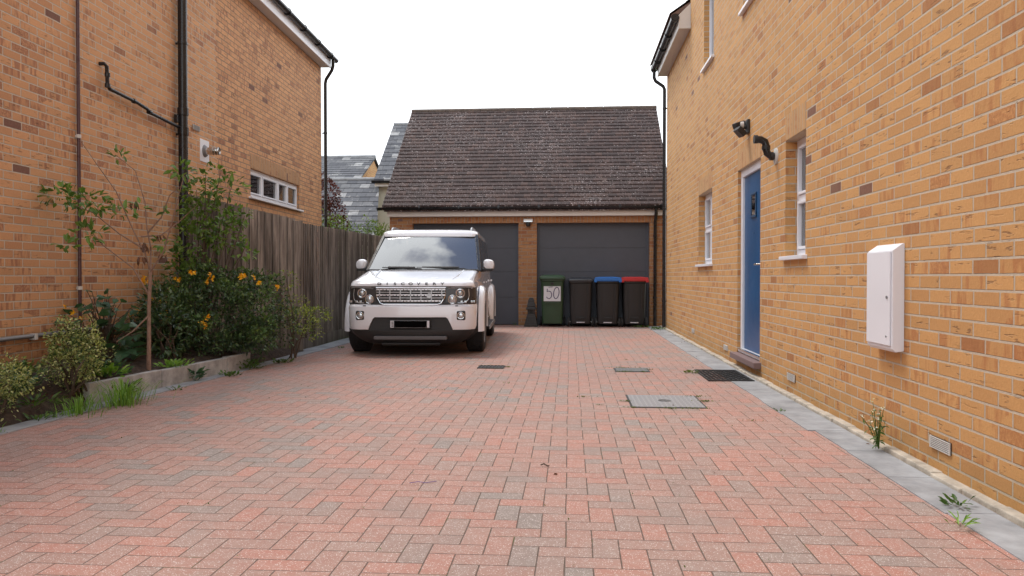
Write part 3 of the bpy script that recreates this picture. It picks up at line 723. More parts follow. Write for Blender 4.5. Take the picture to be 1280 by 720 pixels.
# ================================================================== FENCE
FE = empty('fence', (-3.78, 10.42, 0), 'weathered grey close board timber fence with a corner post left of the car', 'fence')
FE.location = (0, 0, 0)
def fence_run(p0, p1, h0, h1, z0, posts_every, bw=.104, face=1, stepped=True, lift=.15):
    p0, p1 = Vector((*p0, 0)), Vector((*p1, 0)); L = (p1-p0).length; d = (p1-p0)/L; nrm = Vector((d.y, -d.x, 0))*face
    n = int(L/bw); rnd = random.Random(int(L*100)); pan = MB(); cur = 0
    for i in range(n):
        s = i*bw; h = h0+(h1-h0)*s/L + (rnd.random()-.5)*.012
        a = p0+d*(s-.008); b = p0+d*(s+bw+(rnd.random()-.5)*.006)
        o1, o2 = .028, .010     # thick edge proud, thin edge tucked
        lean = (rnd.random()-.5)*.006
        v = []
        for z in (lift, h):
            q = lean if z == h else 0
            v += [a+nrm*.010+Vector((q, 0, z)), a+nrm*.032+Vector((q, 0, z)), b+nrm*.008+Vector((q, 0, z)), b+nrm*.0+Vector((q, 0, z))]
        pan.add(v, [(0, 1, 2, 3), (4, 5, 6, 7), (0, 1, 5, 4), (1, 2, 6, 5), (2, 3, 7, 6), (3, 0, 4, 7)])
        cur += 1
        if cur*bw >= posts_every or i == n-1:
            pan.build('board_panel', M['wood'], FE, smooth=0); pan = MB(); cur = 0
    gb = MB(); a, b = p0+nrm*.03, p1+nrm*.03; c, e = p1+nrm*-.01, p0+nrm*-.01
    gb.add([Vector((q.x, q.y, z)) for z in (z0, lift+.01) for q in (a, b, c, e)], [(0, 1, 2, 3), (4, 5, 6, 7), (0, 1, 5, 4), (1, 2, 6, 5), (2, 3, 7, 6), (3, 0, 4, 7)])
    gb.build('gravel_board', M['wood'], FE, smooth=0)
    rl = MB()
    for hz in (.4, 1.1, 1.65):
        a, b = p0+nrm*-.0, p1+nrm*-.0; c, e = p1-nrm*.06, p0-nrm*.06
        rl.add([Vector((q.x, q.y, z)) for z in (hz, hz+.07) for q in (a, b, c, e)], [(0, 1, 2, 3), (4, 5, 6, 7), (0, 1, 5, 4), (1, 2, 6, 5), (2, 3, 7, 6), (3, 0, 4, 7)])
    rl.build('rail', M['wood'], FE, smooth=0)
    k = 1
    while k*posts_every < L+.1:
        q = p0+d*min(L, k*posts_every)-nrm*.07
        MB().box(q.x-.045, q.x+.045, q.y-.045, q.y+.045, 0, h0+(h1-h0)*k*posts_every/L-.05).build('post', M['wood'], FE, bev=.005, smooth=0); k += 1
fence_run((-3.795, 10.43), (-3.97, 16.28), 1.80, 1.90, 0, 1.87)
fence_run((-4.93, 9.46), (-3.80, 10.42), 2.10, 1.83, .05, 3.0)
xf = Matrix.Translation((-3.795, 10.42, 0)) @ Matrix.Rotation(R(40), 4, 'Z')
MB().box(-.065, .065, -.055, .055, 0, 1.82, xf).build('corner_post', M['wood'], FE, bev=.006, smooth=0)

# raised kerb stones of the bed
ks = [(5.92, 6.85), (6.857, 7.45), (7.457, 7.98), (7.985, 8.47)]
KB = empty('bed_edging', (-3.8, 5.9, 0), 'low retaining edge of four upright grey concrete blocks in front of the flower bed', 'garden edging')
KB.location = (0, 0, 0)
for (a, b) in ks:
    xa = -3.885+(a-5.92)*.098; xb = -3.885+(b-5.92)*.098; tz = .172+.006*math.sin(a*9)
    v = [(xa, a, -.02), (xb, b, -.02), (xb-.065, b, -.02), (xa-.065, a, -.02)]
    MB().add(v+[(p[0], p[1], tz) for p in v], [(0, 1, 2, 3), (4, 5, 6, 7), (0, 1, 5, 4), (1, 2, 6, 5), (2, 3, 7, 6), (3, 0, 4, 7)]).build('block', M['stone'], KB, bev=.006, smooth=0)

# ================================================================== CAR
CAR = empty('parked_car', (-2.052, 9.72, 0), 'pearl white four wheel drive car parked facing the camera beside the fence', 'car', rz=R(3.3))
LV = [  # z, front d, half width, bow, corner radius
    (.355, .02, .872, .06, .20), (.40, .0, .885, .06, .20), (.60, .0, .890, .06, .20), (.655, .008, .890, .06, .20), (.672, .035, .887, .06, .19), (.685, .05, .885, .06, .18),
    (.90, .085, .878, .05, .16), (.912, .080, .872, .05, .15), (.922, .060, .868, .05, .15), (.955, .070, .860, .05, .15), (.982, .11, .850, .045, .15), (.996, .19, .842, .04, .15),
    (1.03, .42, .838, .03, .15), (1.07, .72, .836, .02, .13), (1.11, 1.0, .835, .01, .12), (1.142, 1.22, .834, .0, .10)]
def outline(df, wd, bow, r, rear=4.72, tp=.95):
    wr = wd; wd = wd*tp
    pts = [(0, df)]
    for k in range(1, 7): x = (wd-r)*k/6; pts.append((x, df+bow*(x/(wd))**2))
    yb = df+bow*((wd-r)/wd)**2
    for k in range(1, 7):
        a = PI/2*k/6; pts.append((wd-r+r*math.sin(a), yb+r*1.15*(1-math.cos(a))))
    yc = pts[-1][1]
    for k in (.15, .35, .55, .75, .9): pts.append((wd+(wr-wd)*min(1, k/.35), yc+(rear-.2-yc)*k))
    wd = wr
    for k in range(1, 5): a = PI/2*k/4; pts.append((wd-.18+.18*math.cos(a), rear-.18+.18*math.sin(a)))
    for k in (.66, .33): pts.append(((wd-.18)*k, rear))
    pts.append((0, rear))
    return pts
def ring(df, wd, bow, r, z, rear=4.72, tp=.95):
    h = outline(df, wd, bow, r, rear, tp); full = h+[(-x, y) for x, y in h[-2:0:-1]]
    return [(x, y, z) for x, y in full]
def lvl(z):
    for a, b in zip(LV, LV[1:]):
        if a[0] <= z <= b[0]:
            t = (z-a[0])/(b[0]-a[0]); return [a[i]+(b[i]-a[i])*t for i in range(1, 5)]
    return list(LV[-1][1:]) if z > LV[-1][0] else list(LV[0][1:])
def surf(x, z, off=0, sgn=1):
    """point on the body front/corner at signed arc coordinate x (metres from centre)"""
    h = outline(*lvl(z)); s = abs(x); acc = 0
    for a, b in zip(h, h[1:]):
        L = math.hypot(b[0]-a[0], b[1]-a[1])
        if acc+L >= s:
            t = (s-acc)/L; px, py = a[0]+(b[0]-a[0])*t, a[1]+(b[1]-a[1])*t; nx, ny = (b[1]-a[1])/L, -(b[0]-a[0])/L; break
        acc += L
    px += nx*off; py += ny*off
    return (px*(1 if x >= 0 else -1), py, z)
def patch(mb, poly_fn, s0, s1, z0, z1, off, ns=14, nz=4):
    """poly_fn(u,v)->(s,z) ; grid patch hugging the body, with a rim back into it"""
    G_ = [[surf(*poly_fn(i/ns, j/nz), off) for i in range(ns+1)] for j in range(nz+1)]
    o = len(mb.v)
    for r_ in G_: mb.v += r_
    for j in range(nz):
        for i in range(ns): a = o+j*(ns+1)+i; mb.f.append((a, a+1, a+ns+2, a+ns+1))
    return mb
m = MB(); m.loft([ring(l[1], l[2], l[3], l[4], l[0]) for l in LV])
body = m.build('body', M['paint'], CAR)
cuts = []
for yy in (.86, 3.74):
    cuts.append(MB().lathe([(.445, -1.1), (.445, 1.1)], (0, yy, .385), 'x', 40).build('cut', M['matt'], CAR))
cuts.append(MB().prism([(-.56, .30), (.56, .30), (.545, .37), (.525, .42), (.485, .50), (.46, .518), (-.46, .518), (-.485, .50), (-.525, .42), (-.545, .37)], -.2, .16, 'y').build('cut', M['matt'], CAR))
boolcut(body, cuts)
# bonnet shut line & wing crease
# inner wheel wells and floor
MB().box(-.66, .66, .25, 4.6, .22, .60).build('underbody', M['matt'], CAR)
MB().box(-.88, .88, 1.32, 3.3, .26, .40).build('sill', M['matt'], CAR, bev=.01)
# lower black bumper
m = MB(); m.loft([ring(.12, .66, .10, .24, .165, .62), ring(.06, .74, .09, .24, .21, .62), ring(.018, .84, .07, .22, .30, .62), ring(.022, .868, .06, .2, .354, .62)])
lb = m.build('lower_bumper', M['matt'], CAR)
boolcut(lb, [MB().lathe([(.43, -1.1), (.43, 1.1)], (0, .86, .385), 'x', 40).build('cut', M['matt'], CAR)])
# recessed centre of the bumper
m = MB(); m.prism([(-.555, .33), (.555, .33), (.54, .37), (.52, .42), (.48, .498), (.458, .515), (-.458, .515), (-.48, .498), (-.52, .42), (-.54, .37)], .045, .15, 'y'); m.build('bumper_inset', M['matt'], CAR, bev=.006)
m = MB(); m.box(-.475, .475, .012, .08, .225, .275); m.build('skid_bar', plain('dull_bar', (.10, .095, .10), .5), CAR, bev=.012)
m = MB(); m.tube([(-.38, .10, .165), (.38, .10, .165)], .02, 8); m.build('tow_cover', M['matt'], CAR)
# number plate
pl = MB().box(-.262, .262, -.012, .04, .377, .483).build('number_plate', M['matt'], CAR, bev=.004)
MB().box(-.252, .252, -.0165, -.0125, .385, .475).build('plate_face', M['paper'], pl, smooth=0)
MB().box(-.205, .22, -.020, -.017, .387, .473).build('blanked_panel', plain('flat_black', (.002, .002, .002), .9, spec=.05), pl, smooth=0)
m = MB()
for zc in (.40, .42, .44, .457): m.box(-.238, -.212, -.0195, -.0168, zc-.006, zc+.006)
m.build('plate_mark', M['grey'], pl, smooth=0)
# grille
gr = MB(); poly = [(-.485, .902), (.485-.04, .902), (.385, .69), (.36, .68), (-.40, .68), (-.43, .69)]
C0 = -.02
top, bot = .455, .385
poly = [(-top, .900), (top, .900), (top-.012, .78), (bot+.012, .70), (bot-.03, .682), (-bot+.03, .682), (-bot-.012, .70), (-top+.012, .78)]
def fy(x, z): return surf(x, z)[1]
bk = MB(); patch(bk, lambda u, v: ((u-.5)*2*.52, .678+v*.228), 0, 0, 0, 0, .004, 20, 4); gb = bk.build('grille', M['matt'], CAR)
pts = []
for (x, z) in poly: pts.append((x, fy(x, z)-.016, z))
MB().tube(pts, .0085, 8, closed=True).build('grille_surround', M['chrome'], gb)
def halfw(z): return bot-.01+(top-bot)*min(1, (z-.70)/.10) if z < .80 else top-.008
for zc, th in ((.876, .0105), (.840, .0035), (.803, .0105), (.766, .0035), (.728, .0105)):
    b_ = MB(); hw = halfw(zc); n = 12
    pts = [(-hw+2*hw*k/n, fy(-hw+2*hw*k/n, zc)-.016, zc) for k in range(n+1)]
    rings = [[(p[0], p[1]-.010, p[2]-th), (p[0], p[1]+.012, p[2]-th), (p[0], p[1]+.012, p[2]+th), (p[0], p[1]-.010, p[2]+th)] for p in pts]
    b_.loft(rings); b_.build('grille_bar', M['bright'], gb)
b_ = MB()
for k in (-3, -2, -1, 0, 1, 2, 3):
    x = k*.135
    b_.box(x-.006, x+.006, fy(x, .8)-.02, fy(x, .8)+.0, .705 if abs(x) < .37 else .78, .885)
b_.build('grille_divider', M['silver'], gb, smooth=0)
b_ = MB()
for zc in (.872, .800, .726):
    k = -9
    while k <= 9:
        x = k*.045
        if abs(x) < halfw(zc)-.03: b_.lathe([(.0072, -.029), (.0072, -.02)], (x, fy(x, zc), zc), 'y', 6)
        k += 1
b_.build('grille_mesh', M['matt'], gb)
MB().lathe([(.0, 0), (.034, 0), (.036, .012), (.03, .02)], (.245, fy(.245, .79)-.042, .793), 'y', 20).build('badge', M['silver'], gb)
# side black panels + headlights
for sg in (-1, 1):
    hp = MB(); patch(hp, lambda u, v: (sg*(.455+u*.56), .685+v*.217), 0, 0, 0, 0, .007, 18, 4)
    hl = hp.build('headlight', M['housing'], CAR)
    def disc(s_, z, r, mat, nm, ringr=None, depth=.012):
        c = Vector(surf(sg*s_, z, .012)); e = Vector(surf(sg*s_, z, .05)); d = (e-c).normalized(); d = (d+Vector((0, -1.2, 0))).normalized()
        u = d.orthogonal().normalized(); v = d.cross(u)
        if ringr:
            MB().tube([c+(u*math.cos(2*PI*k/28)+v*math.sin(2*PI*k/28))*r for k in range(28)], ringr, 8, closed=True).build(nm, mat, hl)
        else:
            q = MB(); rings = []
            for rr, h in ((r, -.01), (r, .004), (r*.85, .012), (r*.5, .019), (r*.1, .022)):
                rings.append([c+(u*math.cos(2*PI*k/24)+v*math.sin(2*PI*k/24))*rr+d*h for k in range(24)])
            q.loft(rings).build(nm, mat, hl)
    disc(.640, .826, .050, M['chrome'], 'lamp_ring', .007); disc(.640, .826, .035, M['lens'], 'lamp_lens'); disc(.640, .826, .060, M['silver'], 'lamp_ring', .004)
    disc(.540, .748, .046, M['lens'], 'lamp_lens'); disc(.540, .748, .054, M['chrome'], 'lamp_ring', .005)
    # corner light guide and indicator blocks
    q = MB(); q.tube([surf(sg*s_, z, .014) for s_, z in ((.745, .885), (.755, .80), (.745, .745), (.715, .715), (.67, .702), (.61, .70))], .006, 6); q.build('light_guide', M['lens'], hl)
    q = MB(); q.tube([surf(sg*s_, z, .012) for s_, z in ((.49, .885), (.60, .893), (.80, .892), (.95, .890))], .004, 6); q.build('lamp_trim', M['silver'], hl)
    for s_ in (.66, .71, .80, .84): MB().box(-.016, .016, -.008, .008, -.014, .014, Matrix.Translation(surf(sg*s_, .715, .008))).build('indicator', M['lens'], hl, bev=.003)
    # washer jet + fog light
    MB().box(-.018, .018, -.012, .01, -.005, .005, Matrix.Translation(surf(sg*.60, .664, .002))).build('washer_cap', M['matt'], CAR)
    c = surf(sg*.655, .540, .0); x, y, z = c
    fl = MB(); q = []
    fl.box(x-.058, x+.058, y-.012, y+.05, z-.062, z+.062); fo = fl.build('fog_light', M['matt'], CAR, bev=.018)
    MB().tube([(x+.043*math.cos(2*PI*k/24), y-.014, z+.043*math.sin(2*PI*k/24)) for k in range(24)], .006, 8, closed=True).build('lamp_ring', M['chrome'], fo)
    MB().lathe([(.036, .0), (.030, -.010), (.012, -.014)], (x, y-.008, z), 'y', 20).build('lamp_lens', M['lens'], fo)
# lettering on the bonnet edge
txt = 'DISCOVERY'
for i, ch in enumerate(txt):
    x = -.41+i*.1025
    cu = bpy.data.curves.new('letter', 'FONT'); cu.body = ch; cu.size = .062; cu.extrude = .0035; cu.align_x = 'CENTER'; cu.align_y = 'CENTER'; cu.offset = .0012
    o = bpy.data.objects.new('tmp', cu); COL.objects.link(o)
    dg = bpy.context.evaluated_depsgraph_get(); me = bpy.data.meshes.new_from_object(o.evaluated_get(dg)); bpy.data.objects.remove(o)
    me.materials.clear(); me.materials.append(M['inner']); me.name = 'letter'
    l_ = bpy.data.objects.new('letter', me); COL.objects.link(l_); l_.parent = body
    l_.scale = (1.2, .70, 1); l_.rotation_euler = (R(76), 0, 0); l_.location = (x, surf(x, .948)[1]-.006, .948)
# bonnet shut line under lettering: dark gap
m = MB(); pts = [surf(-.80+1.6*k/30, .9165, .0015) for k in range(31)]; m.tube(pts, .0035, 6); m.build('shut_line', M['matt'], body)
# bonnet ridges
for sg in (-1, 1):
    m = MB(); m.tube([(sg*.52, .26, 1.004), (sg*.56, .6, 1.052), (sg*.60, 1.15, 1.128)], [.004, .012, .014], 10); m.build('bonnet_ridge', M['paint'], body)
# cowl
MB().box(-.80, .80, 1.20, 1.34, 1.10, 1.150).build('cowl', M['matt'], CAR, bev=.01)
# roof
RL = [(1.665, 2.02, .742, .03, .10), (1.70, 2.03, .748, .03, .12), (1.735, 2.06, .742, .03, .14), (1.762, 2.13, .715, .04, .16), (1.782, 2.24, .665, .05, .16), (1.797, 2.42, .56, .05, .16), (1.803, 2.8, .35, .04, .16)]
m = MB(); m.loft([ring(l[1], l[2], l[3], l[4], l[0], 4.62-(.0 if l[0] < 1.75 else (l[1]-2.06)*.5), 1) for l in RL]); roof = m.build('roof', M['paint'], CAR)
for sg in (-1, 1):
    m = MB(); m.tube([(sg*.63, 2.30, 1.775), (sg*.63, 2.36, 1.812), (sg*.63, 2.6, 1.826), (sg*.63, 4.1, 1.826), (sg*.63, 4.35, 1.79)], .016, 10); m.build('roof_rail', M['silver'], roof)
# windscreen, pillars
def quadpanel(name, pts, mat, parent, th=.006):
    a = [Vector(p) for p in pts]; n = (a[1]-a[0]).cross(a[2]-a[0]).normalized()*th
    k = len(a); m = MB(); m.add(a+[p-n for p in a], [tuple(range(k)), tuple(range(k, 2*k))[::-1]]+[(i, (i+1) % k, k+(i+1) % k, k+i) for i in range(k)])
    return m.build(name, mat, parent, smooth=0)
def curved_ws():
    m = MB(); nx, nz = 14, 6; o = 0
    for j in range(nz+1):
        t = j/nz; z = 1.142+(1.672-1.142)*t; y = 1.245+(2.035-1.245)*t; hw = .795+(.700-.795)*t
        for i in range(nx+1):
            u = -1+2*i/nx; m.v.append((hw*u, y+.06*u*u, z+.012*(1-u*u)*math.sin(PI*t)))
    for j in range(nz):
        for i in range(nx): a = j*(nx+1)+i; m.f.append((a, a+1, a+nx+2, a+nx+1))
    return m
ws = curved_ws().build('windscreen', M['glass'], CAR)
for sg in (-1, 1):
    m = MB()
    rings = []
    for t in (0, .5, 1):
        z = 1.135+(1.70-1.135)*t; y = 1.27+(2.07-1.27)*t; hw = .80+(.70-.80)*t; ho = .852+(.752-.852)*t
        rings.append([(sg*hw, y+.03, z), (sg*(ho-.008), y+.045, z), (sg*ho, y+.12, z), (sg*(ho-.03), y+.15, z), (sg*(hw+.0), y+.08, z)])
    m.loft(rings); m.build('windscreen_pillar', M['black'], CAR, bev=.004)
    # side glass + pillars
    def S_(y, z): f_ = (z-1.13)/(1.68-1.13); return (sg*(.846+(.748-.846)*f_), y, z)
    gl = quadpanel('side_window', [S_(1.46, 1.14), S_(2.62, 1.14), S_(2.62, 1.665), S_(2.14, 1.665)], M['glass'], CAR)
    quadpanel('side_window', [S_(2.72, 1.14), S_(3.55, 1.14), S_(3.55, 1.665), S_(2.72, 1.665)], M['glass'], CAR)
    quadpanel('side_window', [S_(3.65, 1.14), S_(4.5, 1.14), S_(4.42, 1.665), S_(3.65, 1.665)], M['glass'], CAR)
    for ya in (2.62, 3.55, 4.45):
        quadpanel('door_pillar', [S_(ya, 1.14), S_(ya+.10, 1.14), S_(ya+.10, 1.668), S_(ya, 1.668)], M['black'], CAR, .02)
    # arches
    for yc in (.86, 3.74):
        m = MB(); rings = []
        for k in range(23):
            a = R(-8)+R(196)*k/22; ca, sa = math.cos(a), math.sin(a)
            rings.append([(sg*X_, yc+ca*r_, .385+sa*r_) for r_, X_ in ((.44, .85), (.44, .938), (.455, .944), (.50, .935), (.53, .905), (.54, .86))])
        m.loft(rings); m.build('wheel_arch', M['paint'], CAR)
        # wheel
        tw = MB(); tw.lathe([(.255, -.115), (.34, -.125), (.375, -.105), (.385, -.06), (.385, .06), (.375, .105), (.34, .125), (.255, .115)], (0, 0, 0), 'x', 48, caps=False)
        tw.lathe([(.255, -.115), (.25, 0), (.255, .115)], (0, 0, 0), 'x', 48, caps=False)
        for k in range(64):      # tread grooves as blocks
            a = 2*PI*k/64
            for xo in (-.075, -.025, .025, .075):
                xf = Matrix.Rotation(a+(.02 if xo > 0 else -.02), 4, 'X') @ Matrix.Translation((xo, 0, .384))
                tw.box(-.020, .020, -.014, .014, -.006, .005, xf)
        wy = yc
        whl = MB(); whl.lathe([(.255, -.11), (.245, .08), (.262, .112), (.262, .118), (.24, .112), (.225, .07), (.05, .06), (.05, .0)], (0, 0, 0), 'x', 40, caps=False)
        wh = whl.build('wheel', M['grey'], CAR); wh.location = (sg*.80, wy, .385)
        if sg < 0: wh.rotation_euler = (0, 0, PI)
        tw.build('tyre', M['rubber'], wh, smooth=40)
        sp = MB()
        for k in range(5):
            for da in (-.13, .13):
                xf = Matrix.Rotation(2*PI*k/5+da, 4, 'X'); sp.box(.065, .10, -.018, .018, .04, .25, xf)
        sp.lathe([(.065, .06), (.065, .10), (.03, .108)], (0, 0, 0), 'x', 20)
        sp.build('spokes', M['silver'], wh, bev=.004)
    # mirror
    m = MB()
    rings = []
    for q, (s1, y1, s2) in enumerate(((.3, 0, .4), (.85, .02, .8), (1, .06, 1), (1, .12, 1), (.9, .15, .9))):
        rg = []
        for k in range(20):
            a = 2*PI*k/20; ex = 2.6; ca, sa = math.cos(a), math.sin(a)
            px = abs(ca)**(2/ex)*(1 if ca > 0 else -1)*.084*s1; pz = abs(sa)**(2/ex)*(1 if sa > 0 else -1)*.078*s2
            rg.append((sg*.945+px, 1.42+y1, 1.222+pz-.008*px/.1*sg))
        rings.append(rg)
    m.loft(rings); mi = m.build('door_mirror', M['paint'], CAR)
    MB().box(min(sg*.87, sg*1.01), max(sg*.87, sg*1.01), 1.432, 1.55, 1.128, 1.165).build('mirror_base', M['matt'], mi, bev=.012)
    MB().tube([(sg*.82, 1.50, 1.135), (sg*.90, 1.49, 1.15)], .028, 8).build('mirror_arm', M['matt'], mi)
    # handle and side step
    MB().box(min(sg*.885, sg*.915), max(sg*.885, sg*.915), 2.35, 2.55, .965, .995).build('door_handle', M['paint'], CAR, bev=.008)
    MB().box(min(sg*.885, sg*.915), max(sg*.885, sg*.915), 3.30, 3.48, .965, .995).build('door_handle', M['paint'], CAR, bev=.008)
    st = MB().box(min(sg*.84, sg*.965), max(sg*.84, sg*.965), 1.42, 3.2, .275, .315).build('side_step', M['matt'], CAR, bev=.01)
    MB().box(min(sg*.955, sg*.972), max(sg*.955, sg*.972), 1.41, 3.21, .27, .325).build('step_edge', M['silver'], st, bev=.005)
    for ya in (1.46, 2.66): MB().box(min(sg*.884, sg*.8915), max(sg*.884, sg*.8915), ya, ya+.008, .40, .64).build('shut_line', M['matt'], CAR)
# wipers
for x0, x1 in ((-.60, -.02), (-.10, .62)):
    wp = MB().tube([(x1, 1.255, 1.158), ((x0+x1)/2, 1.285, 1.172), (x0, 1.30, 1.178)], .007, 6); wp.tube([(x0+.08, 1.31, 1.183), (x1-.10, 1.29, 1.18)], .010, 6)
    wp.build('wiper', M['matt'], CAR)
# interior
MB().box(-.78, .78, 1.42, 1.95, .95, 1.135).build('dashboard', M['inner'], CAR, bev=.03)
for sx in (-.38, .38):
    s_ = MB().box(sx-.25, sx+.25, 2.45, 2.60, .8, 1.36); s_.build('seat', M['inner'], CAR, bev=.04)
    MB().box(sx-.13, sx+.13, 2.48, 2.58, 1.38, 1.56).build('headrest', M['inner'], CAR, bev=.03)
MB().tube([(-.38+.18*math.cos(2*PI*k/24), 1.98+.07*math.sin(2*PI*k/24), 1.10+.16*math.sin(2*PI*k/24)) for k in range(24)], .014, 8, closed=True).build('steering_wheel', M['inner'], CAR)
MB().box(-.10, .10, 1.97, 1.99, 1.56, 1.63).build('rear_view_mirror', M['matt'], CAR, bev=.01)
MB().box(-.62, .62, 3.5, 3.6, .8, 1.4).build('rear_bench', M['inner'], CAR, bev=.03)
MB().box(-.72, .72, 4.56, 4.62, 1.10, 1.68).build('tailgate', M['inner'], CAR)

# ================================================================== BINS
def wheelie_bin(x, y, w_, body, lid, label, kind, hgt=1.03, rz=0):
    t = empty('wheelie_bin', (x, y, 0), label, 'wheelie bin', rz=rz, group='wheelie bins in front of the right garage door')
    m = MB(); hw = w_/2; rings = []
    for z, a, d0, d1 in ((.06, .80, .10, .46), (.07, .84, .08, .48), (.5, .90, .04, .52), (.90, .93, .0, .56), (.92, 1.0, -.02, .58), (.955, 1.0, -.02, .58), (.955, .90, .03, .54), (.2, .7, .12, .44)):
        xx = hw*a; r = .05; rg = []
        for cx, cy, a0 in ((xx-r, d1-r, 0), (-xx+r, d1-r, 90), (-xx+r, d0+r, 180), (xx-r, d0+r, 270)):
            for k in range(4): an = R(a0+30*k); rg.append((cx+r*math.cos(an), cy+r*math.sin(an), z*hgt/1.03))
        rings.append(rg)
    m.loft(rings); b = m.build('bin_body', body, t)
    H = hgt/1.03
    # lid
    l = MB(); rings = []
    for z, e in ((.945, .012), (.975, .018), (1.0, .012), (1.03, -.03), (1.04, -.09)):
        rg = []; r = .05
        for cx, cy, a0 in ((hw+e-r, .59+e-r, 0), (-hw-e+r, .59+e-r, 90), (-hw-e+r, -.035-e+r, 180), (hw+e-r, -.035-e+r, 270)):
            for k in range(4): an = R(a0+30*k); rg.append((cx+r*math.cos(an), cy+r*math.sin(an), (z+(.0 if kind != 'black' else -.008))*H))
        rings.append(rg)
    ld = l.loft(rings).build('lid', lid, t)
    if kind in ('blue', 'red'):
        MB().box(-hw-.02, hw+.02, -.085, -.05, .955*H, 1.028*H).build('lid_lip', lid, ld, bev=.012)
        for sx in (-1, 1): MB().box(sx*hw-.03, sx*hw+.03, -.09, -.03, .925*H, .99*H).build('lid_lug', lid, ld, bev=.01)
    else:
        MB().box(-hw*.97, hw*.97, -.075, -.04, .955*H, .985*H).build('lid_lip', lid, ld, bev=.008)
    if kind != 'green':
        MB().box(-.085, .085, .035, .09, .175, .215).build('foot_recess', M['matt'], b, bev=.006)
        MB().box(-.085, .085, .048, .06, .088, .106).build('foot_label', M['paper'], b, smooth=0)
        for sx in (-1, 1):   # vertical ribs on the front
            MB().add([(sx*hw*.62-.012, -.012, .88), (sx*hw*.62+.012, -.012, .88), (sx*hw*.5+.012, .062, .14), (sx*hw*.5-.012, .062, .14), (sx*hw*.62-.012, .02, .88), (sx*hw*.62+.012, .02, .88), (sx*hw*.5+.012, .1, .14), (sx*hw*.5-.012, .1, .14)],
                     [(0, 1, 2, 3), (4, 5, 6, 7), (0, 1, 5, 4), (1, 2, 6, 5), (2, 3, 7, 6), (3, 0, 4, 7)]).build('rib', body, b, bev=.003)
        yw = .14
    else:
        yw = .42
    MB().tube([(-hw*1.0, yw+.02, .10), (hw*1.0, yw+.02, .10)], .011, 8).build('axle', M['steel'], t)
    for sx in (-1, 1):
        wl = MB().lathe([(.03, -.022), (.09, -.025), (.10, -.015), (.10, .015), (.09, .025), (.03, .022)], (sx*hw*.98, yw+.02, .10), 'x', 24).build('wheel', M['rubber'], t)
    MB().tube([(-hw*.8, .60, .97*H), (-hw*.8, .66, .97*H), (hw*.8, .66, .97*H), (hw*.8, .60, .97*H)], .014, 8).build('handle', body, t)
    return t, b
YB = 15.80
tg, bgm = wheelie_bin(-.358, YB, .50, M['green'], M['green'], 'green wheelie bin with a paper sign reading 50 on its front', 'green', 1.07)
xf = Matrix.Translation((.0, .012, .70)) @ Matrix.Rotation(R(-4.2), 4, 'X')
p_ = MB().box(-.175, .175, -.014, -.010, -.165, .175, xf).build('number_sign', M['paper'], bgm, smooth=0)
def stroke(pts, r=.0085):
    MB().tube([xf @ Vector((x, -.0165, z)) for x, z in pts], r, 6).build('pen_stroke', M['ink'], p_)
stroke([(-.075, .125), (-.03, .128), (.01, .13)], .006)
stroke([(-.10, .09), (-.105, .03), (-.07, .045), (-.03, .03), (-.01, -.02), (-.02, -.08), (-.055, -.115), (-.10, -.10), (-.118, -.075)])
stroke([(.09, .125)]+[(.085+.055*math.sin(2*PI*k/20)+.012*math.cos(2*PI*k/20), .005+.118*math.cos(2*PI*k/20)) for k in range(21)])
MB().box(-.15, .15, -.008, .006, -.20, -.19, xf).build('moulded_ridge', M['green'], bgm, bev=.002)
MB().box(-.03, .03, -.03, .02, .875, .925).build('latch', M['matt'], bgm, bev=.006)
wheelie_bin(.228, YB+.02, .50, M['binblk'], M['lidgrey'], 'black wheelie bin with a plain dark grey lid, next to the green bin', 'black', 1.03)
wheelie_bin(.785, YB+.0, .50, M['binblk'], M['lidblue'], 'black wheelie bin with a bright blue lid', 'blue', 1.03)
wheelie_bin(1.33, YB+.01, .50, M['binblk'], M['lidred'], 'black wheelie bin with a bright red lid', 'red', 1.03)

# garden ornament by the pier
t = empty('garden_ornament', (-.80, 15.98, 0), 'black tiered lantern shaped garden ornament standing in front of the brick pier', 'ornament')
def sq(z, a): return [(a*math.cos(R(45+90*k)), a*math.sin(R(45+90*k)), z) for k in range(4)]
MB().loft([sq(0, .20), sq(.05, .20), sq(.05, .18), sq(.10, .175), sq(.10, .165), sq(.16, .155)]).build('base', M['castdk'], t, bev=.004, smooth=20)
MB().loft([sq(.16, .145), sq(.21, .135), sq(.21, .125), sq(.27, .11)]).build('plinth', M['castdk'], t, bev=.004, smooth=20)
m = MB()
for sx in (-1, 1):
    for sy in (-1, 1): m.box(sx*.06-.014, sx*.06+.014, sy*.06-.014, sy*.06+.014, .27, .36)
m.loft([sq(.27, .055), sq(.36, .055)]); m.build('lantern_chamber', M['castdk'], t, smooth=20)
MB().loft([sq(.355, .15), sq(.38, .15), sq(.42, .11), sq(.43, .125), sq(.45, .12), sq(.52, .085), sq(.525, .095), sq(.56, .085), sq(.60, .05)]).build('roof', M['castdk'], t, bev=.003, smooth=20)

def tread_mat():
    m, t, b = newmat('chequer_plate'); p, x, y, z = wpos(t); b.inputs['Roughness'].default_value = .6
    u = x/.04; v = y/.04; par = (u.floor()+v.floor()).mod(2)
    fu = (u.fract()-.5).abs(); fv = (v.fract()-.5).abs()
    a = fu.rng(.30, .36, 1, 0)*fv.rng(.10, .16, 1, 0); c_ = fv.rng(.30, .36, 1, 0)*fu.rng(.10, .16, 1, 0)
    h = a*par + c_*par.inv()
    n = noise(t, p, 9, 5, .7)
    c = mixc(t, n, (.19, .195, .205), (.34, .34, .355)); c = mixc(t, h*.55, c, (.50, .50, .52)); c = mixc(t, (h.inv()*n.rng(.4, .7))*.35, c, (.15, .14, .12))
    setc(t, b, c); bump(t, b, h, .003, .8); return m
